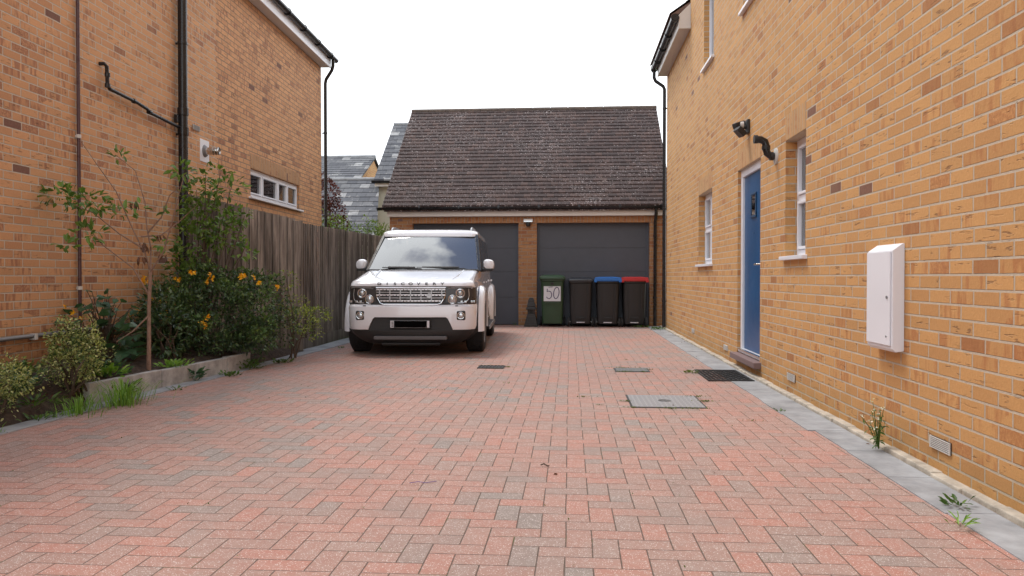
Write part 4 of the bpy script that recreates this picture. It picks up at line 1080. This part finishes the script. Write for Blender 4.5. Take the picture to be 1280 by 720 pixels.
# ================================================================== COVERS, GRATE, MAT
t = empty('manhole_cover', (.79, 6.43, 0), 'large square grey manhole cover with a raised pattern set in the block paving', 'manhole cover')
MB().box(-.30, .30, -.32, .32, -.01, .004).build('frame', M['castdk'], t, smooth=0)
MB().box(-.285, .285, -.305, .305, -.01, .008).build('plate', tread_mat(), t, bev=.002)
MB().tube([(.05*math.cos(2*PI*k/28), .05*math.sin(2*PI*k/28), .009) for k in range(28)], .004, 6, closed=True).build('boss_ring', M['cast'], t)
m = MB()
for k in range(6): m.box(-.04, .04, -.004, .004, .008, .012, Matrix.Rotation(PI*k/6, 4, 'Z'))
m.build('boss', M['cast'], t, smooth=0)
t = empty('manhole_cover', (.69, 8.57, 0), 'small grey inspection cover in the paving beyond the large manhole', 'manhole cover')
MB().box(-.19, .19, -.17, .17, -.01, .004).build('frame', M['castdk'], t, smooth=0)
MB().box(-.175, .175, -.155, .155, -.01, .008).build('plate', plain('weathered_cover', (.13, .14, .14), .6, var=.3, sc=14, bp=.003), t, bev=.002)
m = MB()
for i in range(9): m.box(-.16+i*.04-.004, -.16+i*.04+.004, -.14, .14, .008, .011)
m.build('ridges', plain('weathered_ridge', (.17, .18, .18), .6, var=.3, sc=14), t, smooth=0)
t = empty('drain_grate', (-.895, 8.72, 0), 'small black slotted drain grate in the paving in front of the car', 'drain grate')
MB().box(-.15, .15, -.13, .13, -.01, .003).build('sump', M['matt'], t, smooth=0)
m = MB(); m.box(-.15, .15, -.13, -.115, .003, .010); m.box(-.15, .15, .115, .13, .003, .010)
for k in range(8): m.box(-.15+k*.0405, -.134+k*.0405, -.115, .115, .003, .010)
m.build('bars', M['castdk'], t, smooth=0)
t = empty('door_mat', (1.60, 8.13, 0), 'thick black rubber ring door mat below the blue door', 'door mat')
m = MB(); x0, x1, y0, y1 = -.225, .225, -.44, .44
m.box(x0, x1, y0, y0+.02, .007, .018); m.box(x0, x1, y1-.02, y1, .007, .016); m.box(x0, x0+.02, y0+.02, y1-.02, .007, .016); m.box(x1-.02, x1, y0+.02, y1-.02, .007, .016)
m.build('border', M['rubber'], t, bev=.003)
m = MB()
nx_, ny_ = 5, 7
for i in range(nx_):
    for j in range(ny_):
        cx = x0+.02+(i+.5)*(x1-x0-.04)/nx_; cy = y0+.02+(j+.5)*(y1-y0-.04)/ny_; hx, hy = (x1-x0-.04)/nx_/2, (y1-y0-.04)/ny_/2
        pts = [(cx-hx, cy), (cx, cy-hy), (cx+hx, cy), (cx, cy+hy)]
        for a, b in zip(pts, pts[1:]+pts[:1]):
            d = Vector((b[0]-a[0], b[1]-a[1], 0)); L = d.length; ang = math.atan2(d.y, d.x)
            m.box(0, L, -.006, .006, .0075, .0145, Matrix.Translation((a[0], a[1], 0)) @ Matrix.Rotation(ang, 4, 'Z'))
m.build('lattice', M['rubber'], t, smooth=0)

# ================================================================== PLANTS
rng = random.Random(11)
def leaf(mb, c, size, d=None, asp=.5, fold=.15, rg=rng):
    """one folded leaf with pointed ends"""
    if d is None: d = Vector((rg.gauss(0, 1), rg.gauss(0, 1), rg.gauss(0, .6)))
    d = Vector(d).normalized(); up = Vector((rg.gauss(0, .5), rg.gauss(0, .5), 1)); s = d.cross(up)
    if s.length < 1e-3: s = Vector((1, 0, 0))
    s.normalize(); n = s.cross(d); c = Vector(c); L = size*(.7+.6*rg.random()); w_ = L*asp/2
    p = [c, c+d*L*.35+s*w_+n*fold*w_, c+d*L*.75+s*w_*.7+n*fold*w_, c+d*L-n*L*.12, c+d*L*.75-s*w_*.7+n*fold*w_, c+d*L*.35-s*w_+n*fold*w_]
    mid = c+d*L*.5-n*fold*w_*.4
    mb.add(p+[mid], [(0, 1, 6), (1, 2, 6), (2, 3, 6), (3, 4, 6), (4, 5, 6), (5, 0, 6)])
def clump(mb, c, rad, n, size, asp=.5, shell=.55, rg=rng):
    for _ in range(n):
        while True:
            p = Vector((rg.uniform(-1, 1), rg.uniform(-1, 1), rg.uniform(-1, 1)))
            if .02 < p.length <= 1: break
        p = p.normalized()*(p.length**shell)
        q = Vector((c[0]+p.x*rad[0], c[1]+p.y*rad[1], c[2]+p.z*rad[2]))
        leaf(mb, q, size, p+Vector((rg.gauss(0, .5), rg.gauss(0, .5), rg.gauss(.1, .5))), asp, rg=rg)
def twig(pts, r0, r1, n=6):
    k = len(pts); return [r0+(r1-r0)*i/(k-1) for i in range(k)]

# sapling with a thin pale trunk
TX, TY = -3.96, 6.92
t = empty('sapling', (TX, TY, .14), 'thin sparse sapling with a pale trunk standing in the flower bed', 'tree')
def TP(px, pz, dy=0): return ((px*1.049-TX), dy, ((pz-1.04)*1.049+1.04-.14))
m = MB()
fork1 = TP(-3.752, 1.083); fork2 = TP(-3.707, 1.155, .02)
m.tube([(0, 0, -.05), (.005, .0, .3), TP(-3.769, .76), fork1], [.021, .019, .017, .016], 10)
m.build('trunk', M['bark'], t)
branches = [
    [fork1, TP(-3.80, 1.25, .0), TP(-3.876, 1.442, -.05), TP(-4.021, 1.80, -.08), TP(-4.18, 2.03, -.1), TP(-4.33, 2.24, -.1)],
    [fork1, TP(-3.79, 1.30, .08), TP(-3.85, 1.50, .12), TP(-3.88, 1.72, .15), TP(-4.0, 2.02, .2), TP(-4.192, 2.17, .2)],
    [fork1, TP(-3.60, 1.27, -.05), TP(-3.50, 1.55, -.08), TP(-3.443, 1.725, -.1), TP(-3.38, 1.95, -.1)],
    [TP(-3.795, 1.28, 0), TP(-3.97, 1.42, -.12), TP(-4.16, 1.60, -.2), TP(-4.35, 1.68, -.22)],
    [TP(-3.77, .88), TP(-3.86, 1.12, -.1), TP(-4.08, 1.32, -.2), TP(-4.22, 1.52, -.25)],
    [TP(-3.84, 1.40), TP(-3.70, 1.42, .1), TP(-3.55, 1.55, .15), TP(-3.38, 1.70, .15)],
    [TP(-3.83, 1.44, .1), TP(-3.70, 1.58, .1), TP(-3.62, 1.78, .1), TP(-3.52, 1.86, .1)],
    [TP(-3.76, .70), TP(-3.86, .56, -.1), TP(-3.96, .47, -.2)],
]
for bpts in branches:
    MB().tube(bpts, twig(bpts, .009, .0025), 7).build('branch', M['bark'], t)
m = MB()
for c, rad, n in ((TP(-4.44, 1.75, -.2), (.20, .12, .09), 60), (TP(-4.22, 1.70, -.2), (.20, .12, .10), 70), (TP(-4.10, 1.66, -.2), (.12, .1, .06), 24), (TP(-4.17, 1.42, -.25), (.13, .1, .09), 46), (TP(-4.4, 1.32, -.2), (.07, .06, .05), 14),
                  (TP(-4.16, 2.16, .2), (.07, .05, .04), 14), (TP(-3.95, 1.60, -.1), (.10, .08, .05), 20), (TP(-3.70, 1.35, .1), (.06, .06, .05), 14), (TP(-3.6, 1.62, .1), (.08, .05, .05), 12), (TP(-3.40, 1.98, -.1), (.10, .08, .07), 26), (TP(-3.86, 1.66, .0), (.06, .06, .05), 10)):
    clump(m, c, rad, n, .075, .42)
m.build('leaves', M['lf_sap'], t, fix=False)
m = MB()
for c in (TP(-3.82, 1.22, -.02), TP(-3.80, 1.32), TP(-3.72, 1.42, .1), TP(-3.66, 1.24, .02), TP(-3.84, 1.35, .02), TP(-3.94, 1.72, .1)):
    for _ in range(7): leaf(m, Vector(c)+Vector((rng.gauss(0, .02), rng.gauss(0, .02), 0)), .07, (rng.gauss(0, .3), rng.gauss(0, .3), -1), .3)
m.build('dead_leaves', M['lf_dead'], t, fix=False)

# tall climber shrub by the soil pipe
def ragged(blobs, k=9, rr=(.045, .085)):
    out = [(c, tuple(v*.85 for v in rad), q*.55) for c, rad, q in blobs]
    for c, rad, q in blobs:
        for _ in range(int(k*q)+2):
            v = Vector((rng.gauss(0, 1), rng.gauss(0, 1), rng.gauss(.3, 1))).normalized(); a = rng.uniform(*rr); f_ = rng.uniform(.8, 1.02)
            out.append(((c[0]+v.x*rad[0]*f_, c[1]+v.y*rad[1]*f_, max(.03, c[2]+v.z*rad[2]*f_)), (a, a, a*1.2), .05))
    return out
def bush(name, loc, blobs, n, size, mat, label, cat='shrub', stems=8, asp=.5, stemmat=None, extra=None, top=None):
    t = empty(name, loc, label, cat)
    m = MB()
    for (c, rad, k) in blobs: clump(m, c, rad, int(n*k), size, asp)
    m.build('leaves', mat, t, fix=False)
    s = MB()
    for i in range(stems):
        c, rad, k = blobs[i % len(blobs)]; e = Vector(c)+Vector((rng.uniform(-.7, .7)*rad[0], rng.uniform(-.7, .7)*rad[1], rng.uniform(-.2, .85)*rad[2]))
        b0 = Vector((rng.gauss(0, .05), rng.gauss(0, .05), -.03)); mid = (b0+e)/2+Vector((rng.gauss(0, .04), rng.gauss(0, .04), .05))
        s.tube([b0, mid, e], [.010, .007, .003], 6)
    s.build('stems', stemmat or M['bark2'], t)
    return t
CL = (-4.45, 8.85, .15)
bush('climbing_shrub', CL, [((-.20, .0, .95), (.16, .2, .35), .7), ((.0, .0, 1.30), (.24, .22, .38), 1.1), ((.14, .0, 1.60), (.26, .22, .26), .9), ((.30, .05, 1.40), (.24, .2, .20), .6), ((.05, 0, 1.86), (.22, .2, .18), .45), ((.36, 0, 1.95), (.24, .12, .12), .25), ((.22, 0, 2.12), (.2, .1, .10), .16), ((.48, .05, 1.62), (.16, .15, .12), .25), ((.56, .05, 1.18), (.14, .12, .14), .14), ((-.02, 0, .75), (.28, .2, .3), .8)],
     250, .075, M['lf_clmb'], 'tall loose green shrub climbing in front of the black soil pipe and fence', stems=26)
main = [((-.28, -.25, .40), (.36, .34, .38), 1.1), ((.12, -.1, .46), (.42, .38, .40), 1.5), ((.40, .1, .48), (.32, .36, .36), 1.1), ((-.42, .0, .60), (.26, .26, .30), .6), ((.25, .35, .80), (.26, .26, .18), .5), ((.46, .45, .62), (.28, .30, .32), .8), ((-.15, .2, .85), (.26, .26, .14), .4), ((.02, -.50, .26), (.36, .22, .26), .8), ((.52, .0, .22), (.22, .26, .2), .4), ((-.5, -.35, .3), (.26, .26, .26), .6)]
sub = []; top = []
for c, rad, k in main:
    for q in range(int(5+k*5)):
        v = Vector((rng.gauss(0, 1), rng.gauss(0, 1), rng.gauss(.2, 1))).normalized()
        if v.y > .5: v.y = -v.y
        rr = rng.uniform(.07, .15); cc = (c[0]+v.x*rad[0]*.95, c[1]+v.y*rad[1]*.95, max(.1, c[2]+v.z*rad[2]*.98))
        (top if (v.z > .3 and rng.random() < .55) or (cc[0] > .35 and v.z > 0) else sub).append((cc, (rr*1.25, rr, rr*.8), .085))
sub += [(c, rad, k*.55) for c, rad, k in main]
sub += [((.55, .1, .25), (.2, .25, .22), .25), ((.66, .5, .35), (.2, .25, .3), .25), ((-.62, -.1, .35), (.2, .2, .25), .25)]
t = bush('flowering_shrub', (-4.1, 8.45, .12), sub, 1000, .044, M['lf_dark'], 'large dark green shrub dotted with orange yellow flowers behind the grey edging blocks', stems=30)
m = MB()
for c, rad, k in top: clump(m, c, rad, 75, .042, .5)
m.build('new_growth', M['lf_new'], t, fix=False)
m = MB()
for (x, y, z, k) in ((-.60, -.30, .86, 7), (-.52, -.30, .70, 4), (-.44, -.32, .63, 4), (-.20, -.62, .50, 10), (-.22, -.62, .44, 8), (-.60, -.55, .53, 3), (-.10, -.2, .94, 4), (.05, -.1, .93, 4), (.02, -.12, .88, 3), (.42, -.10, .92, 6), (.52, .1, .90, 4), (.68, .3, .80, 3), (.22, -.62, .42, 7), (.24, -.60, .48, 4), (-.85, -.2, .66, 3), (-.35, -.1, .9, 3)):
    for _ in range(k):
        c = Vector((x, y, z))+Vector((rng.gauss(0, .025), rng.gauss(0, .02), rng.gauss(0, .022)))
        for q in range(5): leaf(m, c, .028, (math.cos(q*1.26), -.5, math.sin(q*1.26)), .8, 0)
m.build('flowers', M['flower'], t, fix=False)
bush('variegated_shrub', (-3.45, 9.35, .05), [((-.05, .15, .62), (.20, .2, .14), .6), ((.10, .0, .45), (.22, .18, .16), .8), ((.30, -.02, .52), (.20, .12, .09), .5), ((-.08, -.05, .95), (.18, .18, .12), .35), ((.22, 0, .30), (.14, .1, .12), .3)],
     330, .036, leaf_mat('yellow_green_leaf', [(.06, .12, .02), (.22, .28, .05), (.4, .42, .12), (.12, .2, .03)]), 'yellow green leafy shrub spilling out towards the fence at the right end of the bed', stems=6)
bush('variegated_shrub', (-4.0, 5.85, .14), ragged([((.0, .0, .22), (.22, .22, .22), 1.1), ((.14, .0, .30), (.15, .15, .17), .7), ((-.10, .05, .34), (.12, .12, .12), .4), ((.18, 0, .44), (.06, .06, .09), .2), ((-.02, 0, .46), (.05, .05, .09), .15)]),
     1150, .026, M['lf_var'], 'round cream and green variegated shrub at the near end of the grey edging blocks', stems=16)
bush('variegated_shrub', (-4.06, 4.95, .12), ragged([((.0, .0, .16), (.24, .24, .18), 1.1), ((.22, .05, .20), (.15, .15, .13), .6), ((-.15, 0, .26), (.14, .14, .12), .5)]),
     1100, .025, M['lf_var'], 'low cream and green variegated shrub at the left edge of the photo', stems=14)
# broad-leaf plant
t = empty('broad_leaf_plant', (-4.50, 7.1, .2), 'dark broad leaved plant against the left wall behind the sapling', 'plant')
m = MB(); s = MB()
for (x, z, L) in ((-.10, .55, .13), (.0, .52, .12), (.10, .50, .12), (-.20, .42, .11), (.14, .38, .13), (-.02, .36, .12), (.20, .30, .13), (-.14, .26, .13), (.08, .20, .13), (.22, .12, .14), (.34, .12, .13), (-.05, .12, .13), (-.25, .20, .12), (.05, .62, .08), (-.12, .66, .07), (.30, .36, .10), (.18, .50, .09), (-.32, .34, .10)):
    for q in range(5):
        c = Vector((x+rng.gauss(0, .07), rng.gauss(0, .12)-.05, z+rng.gauss(0, .03))); leaf(m, c, L, (rng.gauss(0, 1), -.6, rng.gauss(-.1, .3)), .85)
        s.tube([(rng.gauss(0, .04), 0, -.03), (x*.5, c.y*.5, z*.7), c], [.006, .005, .003], 5)
m.build('leaves', M['lf_big'], t, fix=False); s.build('stems', M['bark2'], t)
m = MB()
for (x, z) in ((-.30, .55), (-.22, .50), (-.14, .44)):
    for q in range(6): leaf(m, (x, -.15, z), .03, (math.cos(q), -.5, math.sin(q)), .7, 0)
m.build('flowers', M['flower'], t, fix=False)
bush('leafy_plant', (-4.15, 7.6, .18), [((0, 0, .28), (.22, .3, .30), 1), ((-.15, .1, .5), (.2, .2, .25), .6)], 520, .06, M['lf_dark'], 'dark leafy plant filling the bed just right of the sapling trunk', stems=8)
# grass tufts
def tuft(x, y, z, n, h, label, spread=.1, name='grass_tuft', mat=None):
    m = MB()
    for _ in range(n):
        a = rng.uniform(0, 2*PI); r = abs(rng.gauss(0, spread*.4)); b = Vector((r*math.cos(a), r*math.sin(a), 0)); L = h*(.25+.95*rng.random()**1.4)
        o = Vector((math.cos(a), math.sin(a), 0)); s_ = Vector((-o.y, o.x, 0))*.0028; lean = rng.uniform(.15, 1.15)**1.0
        p0, p1, p2, p3 = b, b+o*L*lean*.25+Vector((0, 0, L*.5)), b+o*L*lean*.6+Vector((0, 0, L*(.85-.2*lean))), b+o*L*lean*1.0+Vector((0, 0, L*(1-.62*lean)))
        m.add([p0-s_, p0+s_, p1+s_, p1-s_, p2+s_*.7, p2-s_*.7, p3], [(0, 1, 2, 3), (3, 2, 4, 5), (5, 4, 6)])
    o = m.build(name, mat or M['grass'], fix=False); o.location = (x, y, z); tag(o, label, 'grass tuft'); return o
tuft(-3.62, 5.95, .005, 320, .24, 'tall bright green grass tuft against the first grey edging block', .28)['group'] = 'grass tufts along the bed'
tuft(-3.72, 5.52, .005, 200, .15, 'low spreading grass tuft in front of the nearer variegated shrub', .26)['group'] = 'grass tufts along the bed'
tuft(-3.85, 4.60, .005, 120, .08, 'thin short grass tuft growing on the paving strip at the left edge of the photo', .3)['group'] = 'grass tufts along the bed'
# weeds at the kerb and bed
def weed(x, y, z, n, r, h, label, mat='lf_mid', size=.05, asp=.35, cat='weed', group='weeds along the flower bed'):
    m = MB()
    for _ in range(n):
        a = rng.uniform(0, 2*PI); q = r*rng.random(); c = Vector((q*math.cos(a), q*math.sin(a), h*rng.random()*.6))
        leaf(m, c, size, (math.cos(a), math.sin(a), rng.uniform(.1, 1.3)), asp)
    o = m.build('weed', M[mat], fix=False); o.location = (x, y, z); tag(o, label, cat, group); return o
weed(-3.60, 8.35, .0, 130, .16, .16, 'leafy weed clump growing at the far end of the grey edging blocks')
weed(-3.55, 7.75, .0, 60, .12, .05, 'flat green weed on the strip near the far edging block', asp=.5, size=.04)
weed(-3.72, 7.35, .0, 40, .05, .16, 'small dark dock weed against the third edging block', 'lf_big', .09)
weed(-3.60, 6.75, .0, 26, .07, .03, 'tiny flat weed on the blue strip below the second edging block', size=.035)
weed(-3.83, 6.35, .0, 34, .05, .16, 'upright narrow leaved weed against the longest edging block', 'lf_mid', .10, .25)
weed(-4.0, 6.35, .17, 60, .12, .12, 'light green weed behind the edging just left of the sapling trunk', 'grass', .08)
weed(-3.83, 7.15, .16, 70, .14, .06, 'light green weed behind the edging just right of the sapling trunk', 'grass', .07)
weed(-3.45, 8.95, .0, 60, .12, .06, 'weed patch on bare soil between the edging blocks and the fence')
weed(-3.80, 5.2, .01, 34, .16, .03, 'sparse flat weed on the paving strip near the left edge of the photo', 'lf_mid', .05)
weed(-3.30, 10.9, .0, 22, .05, .03, 'tiny weed in the joint by the fence foot', size=.03)
weed(-4.25, 5.45, .16, 150, .24, .14, 'dark green weed patch between the two variegated shrubs', 'lf_big', .075, .45)
weed(-3.95, 5.35, .08, 60, .16, .08, 'fern like weed in front of the dark weed patch', 'lf_mid', .07, .25)
weed(-4.1, 6.45, .16, 120, .2, .22, 'leafy green weed clump between the sapling and the nearer variegated shrub', 'lf_big', .07, .5)
weed(-4.5, 6.0, .2, 120, .25, .2, 'dark leafy clump against the left wall behind the variegated shrub', 'lf_mid', .06, .4)
weed(-4.55, 4.65, .18, 40, .12, .35, 'straggly leafy plant against the left wall at the photo edge', 'lf_mid', .06)
weed(1.72, 15.15, .0, 90, .16, .06, 'green weed patch at the foot of the black downpipes by the garage', group='weeds along the right wall')
weed(1.45, 15.8, .0, 50, .18, .03, 'weed patch on the ground in front of the red lidded bin', group='weeds along the right wall')
weed(-1.18, 16.2, .0, 16, .05, .09, 'tiny weed at the foot of the pier by the left garage door', size=.04, group='weeds along the right wall')
weed(1.31, 8.38, .0, 34, .09, .015, 'small flat weed touching the edge of the door mat', 'moss', .04, group='weeds along the right wall')
weed(1.75, 3.56, .006, 26, .05, .04, 'small weed tuft on the blue grey strip nearest the camera', 'lf_mid', .04, group='weeds along the right wall')
weed(1.60, 3.25, .006, 14, .04, .05, 'thin grass like weed at the edge of the strip in the lower right corner', 'grass', .06, .12, group='weeds along the right wall')
weed(1.62, 6.0, .004, 10, .04, .02, 'tiny weed on the strip below the low wall vent', size=.03, group='weeds along the right wall')
# flowering weed by the right wall
t = empty('tall_weed', (1.83, 4.67, .02), 'spindly flowering weed at the foot of the right wall below the meter box', 'weed')
m = MB(); s = MB(); f_ = MB()
for k in range(9):
    a = rng.uniform(0, 2*PI); e = Vector((-.10*abs(rng.random())+.02, rng.uniform(-.05, .14), rng.uniform(.12, .27))); mid = e*.5+Vector((0, .01, .03))
    s.tube([(0, 0, 0), mid, e], [.003, .0025, .0015], 5)
    for q in range(9): leaf(m, Vector((0, 0, 0)).lerp(e, .15+.75*rng.random()), .035, None, .3)
    for q in range(5): leaf(f_, e+Vector((rng.gauss(0, .008), rng.gauss(0, .008), rng.gauss(0, .006))), .012, None, .8)
s.build('stems', M['lf_mid'], t); m.build('leaves', M['lf_mid'], t, fix=False); f_.build('flowers', M['petal'], t, fix=False)

# moss and litter scattered in the joints: stuff
m = MB(); rg = random.Random(21)
for cx, cy, r_, n in [(.48, 6.4, .03, 50), (.5, 6.1, .05, 40), (.79, 6.08, .04, 60), (.95, 6.09, .10, 60), (1.13, 6.45, .06, 80), (1.1, 6.7, .07, 50), (.62, 8.4, .08, 40), (.8, 8.4, .06, 30), (.6, 8.75, .10, 60), (.88, 8.6, .05, 40), (-.70, 8.72, .05, 60), (-.95, 8.86, .08, 30), (.12, 6.6, .05, 30), (.24, 6.2, .03, 12), (-.6, 7.4, .05, 10), (1.3, 5.6, .05, 16), (-1.2, 6.9, .05, 14), (.7, 9.6, .1, 12)]:
    for _ in range(n):
        a = rg.uniform(0, 2*PI); q = r_*abs(rg.gauss(0, .6)); leaf(m, (cx+q*math.cos(a)*1.6, cy+q*math.sin(a)*.5, .004), .014, (rg.gauss(0, 1), rg.gauss(0, 1), .6), .5, rg=rg)
for _ in range(500):
    i, j = rg.randint(-34, 17), rg.randint(32, 150); leaf(m, (i*.1025+rg.gauss(0, .004), j*.1025+rg.gauss(0, .004)-3, .003), .010, (rg.gauss(0, 1), rg.gauss(0, 1), .5), .5, rg=rg)
tag(m.build('moss', M['moss'], fix=False), 'moss and tiny weeds in the joints of the block paving', 'moss', kind='stuff')
m = MB()
for _ in range(90):
    x = rg.choice([rg.uniform(.8, 1.85), rg.uniform(-3.4, 1.8)]); y = rg.uniform(3, 15.5) if rg.random() < .5 else rg.uniform(12, 15.8)
    leaf(m, (x, y, .008), .022, (rg.gauss(0, 1), rg.gauss(0, 1), .05), .5, rg=rg)
for _ in range(900):
    y = rg.uniform(4.0, 9.3); x = rg.uniform(-4.8, edge_x(y)-.2); leaf(m, (x, y, .05+.2*min(1, (edge_x(y)-x))), .035, (rg.gauss(0, 1), rg.gauss(0, 1), .4), .5, rg=rg)
tag(m.build('fallen_leaves', M['lf_dead'], fix=False), 'small dry fallen leaves on the paving and the soil', 'leaf litter', kind='stuff')
m = MB()
for _ in range(500):
    y = rg.uniform(4.0, 9.3); x = rg.uniform(-4.8, edge_x(y)-.25); leaf(m, (x, y, .06+.18*min(1, (edge_x(y)-x))), .045, (rg.gauss(0, 1), rg.gauss(0, 1), .7), .45, rg=rg)
tag(m.build('ground_cover', M['lf_big'], fix=False), 'low green ground cover among the shrubs in the flower bed', 'ground cover', kind='stuff')
tag(MB().tube([(-.80, 3.77, .006), (-.76, 3.79, .008), (-.72, 3.78, .006), (-.67, 3.81, .007)], .002, 5).build('thread', M['violet']), 'scrap of violet thread lying on the block paving in the foreground', 'litter')
tag(MB().tube([(-.155, 4.17, .01), (-.14, 4.19, .012), (-.12, 4.165, .007), (-.11, 4.17, .006)], .004, 5).build('twig', M['bark2']), 'tiny dark twig on the paving in the middle foreground', 'litter')

# ================================================================== BACKGROUND
def gable_house(label, x0, x1, y0, y1, zw, zr, wallm, roofm, over=.2, gut=True):
    t = empty('house', ((x0+x1)/2, y0, 0), label, 'house'); t.location = (0, 0, 0); ym = (y0+y1)/2
    m = MB(); m.box(x0, x1, y0, y1, -.05, zw)
    for x in (x0, x1): m.add([(x, y0, zw), (x, y1, zw), (x, ym, zr-.08)], [(0, 1, 2)])
    m.build('wall', wallm, t, smooth=0)
    s_ = (zr-zw)/(ym-y0)
    m = MB(); m.prism([(y0-over, zw-over*s_), (y0-over, zw-over*s_+.06), (ym, zr+.06), (y1+over, zw-over*s_+.06), (y1+over, zw-over*s_), (ym, zr)], x0-.06, x1+.06, 'x')
    rf = m.build('roof', roofm, t, smooth=0)
    m = MB(); n = int((ym-y0+over)/.20)
    for i in range(n):
        a = y0-over+(ym-y0+over)*i/n; b = y0-over+(ym-y0+over)*(i+1)/n; za = zw-over*s_+.06+(a-(y0-over))*s_; zb = zw-over*s_+.06+(b-(y0-over))*s_
        m.add([(x0-.07, a, za), (x1+.07, a, za), (x1+.07, a, za+.022), (x0-.07, a, za+.022), (x0-.07, b, zb+.004), (x1+.07, b, zb+.004)], [(0, 1, 2, 3), (3, 2, 5, 4)])
    m.build('slate_course', roofm, rf, smooth=0)
    MB().tube([(x0-.06, ym, zr+.07), (x1+.06, ym, zr+.07)], .06, 8).build('ridge_tile', M['slab'], rf)
    if gut:
        g = halfgutter(MB(), (x0-.12, y0-over-.05, zw-over*s_+.02), (x1+.06, y0-over-.05, zw-over*s_+.02), .07).build('gutter', M['black'], t)
        MB().box(x0-.04, x1+.04, y0-over+.0, y0-over+.02, zw-over*s_-.14, zw-over*s_).build('fascia', M['fascia'], t, smooth=0)
    return t
gable_house('far slate roofed house with a buff brick gable, behind the fence at the left', -14, -7.0, 24.4, 29.6, 3.95, 5.28, M['brickR'], M['slate'])
low_house = gable_house('low slate roofed house in front of the far brick gable, behind the purple tree', -12, -5.86, 20.6, 25.4, 2.2, 3.95, M['render'], M['slate'], gut=False)
gable_house('cream rendered house with a steep slate roof directly behind the garage', -5.78, 1.0, 22.75, 27.6, 4.05, 6.05, M['render'], M['slate'])
for o in [c for c in COL.objects if c.parent == low_house or (c.parent and c.parent.parent == low_house)]:
    for v in o.data.vertices:
        if v.co.x > -7: v.co.x += (23.0-v.co.y)*.22
t = empty('purple_tree', (-5.75, 18, 0), 'small purple leaved tree behind the fence at the corner of the left house', 'tree')
MB().tube([(0, 0, 0), (.03, 0, 1.4), (0, 0, 2.9)], [.05, .035, .015], 8).build('trunk', M['bark2'], t)
m = MB()
for c, rad, n in (((-.05, 0, 3.0), (.28, .3, .38), 560), ((.02, 0, 2.55), (.36, .35, .35), 650), ((.18, 0, 2.25), (.30, .3, .25), 330), ((-.15, 0, 3.38), (.12, .12, .14), 70)): clump(m, c, rad, n, .065, .6)
m.build('crown', M['lf_red'], t, fix=False)
bright = leaf_mat('hedge_leaf', [(.08, .15, .03), (.14, .22, .05), (.20, .28, .07), (.10, .18, .04)])
for (x, y, h, rw, lab) in ((-5.45, 17.2, 2.35, .38, 'bright green bushy shrub behind the fence at the corner of the left house'), (-4.95, 17.0, 2.15, .34, 'loose green shrub behind the fence in front of the slate roofs'), (-4.55, 17.3, 2.2, .32, 'wispy yellow green shrub behind the fence near the cream house'), (-4.22, 16.9, 2.12, .24, 'thin shrub behind the fence right beside the garage corner')):
    n = 420
    bush('garden_shrub', (x, y, 0), [((0, 0, h-.45), (rw, .3, .45), 1), ((.08, 0, h-.1), (rw*.6, .2, .22), .30), ((-.12, 0, h+.05), (rw*.3, .15, .2), .1), ((0, 0, .9), (rw, .35, .7), .7)], n, .06, bright, lab, stems=10)
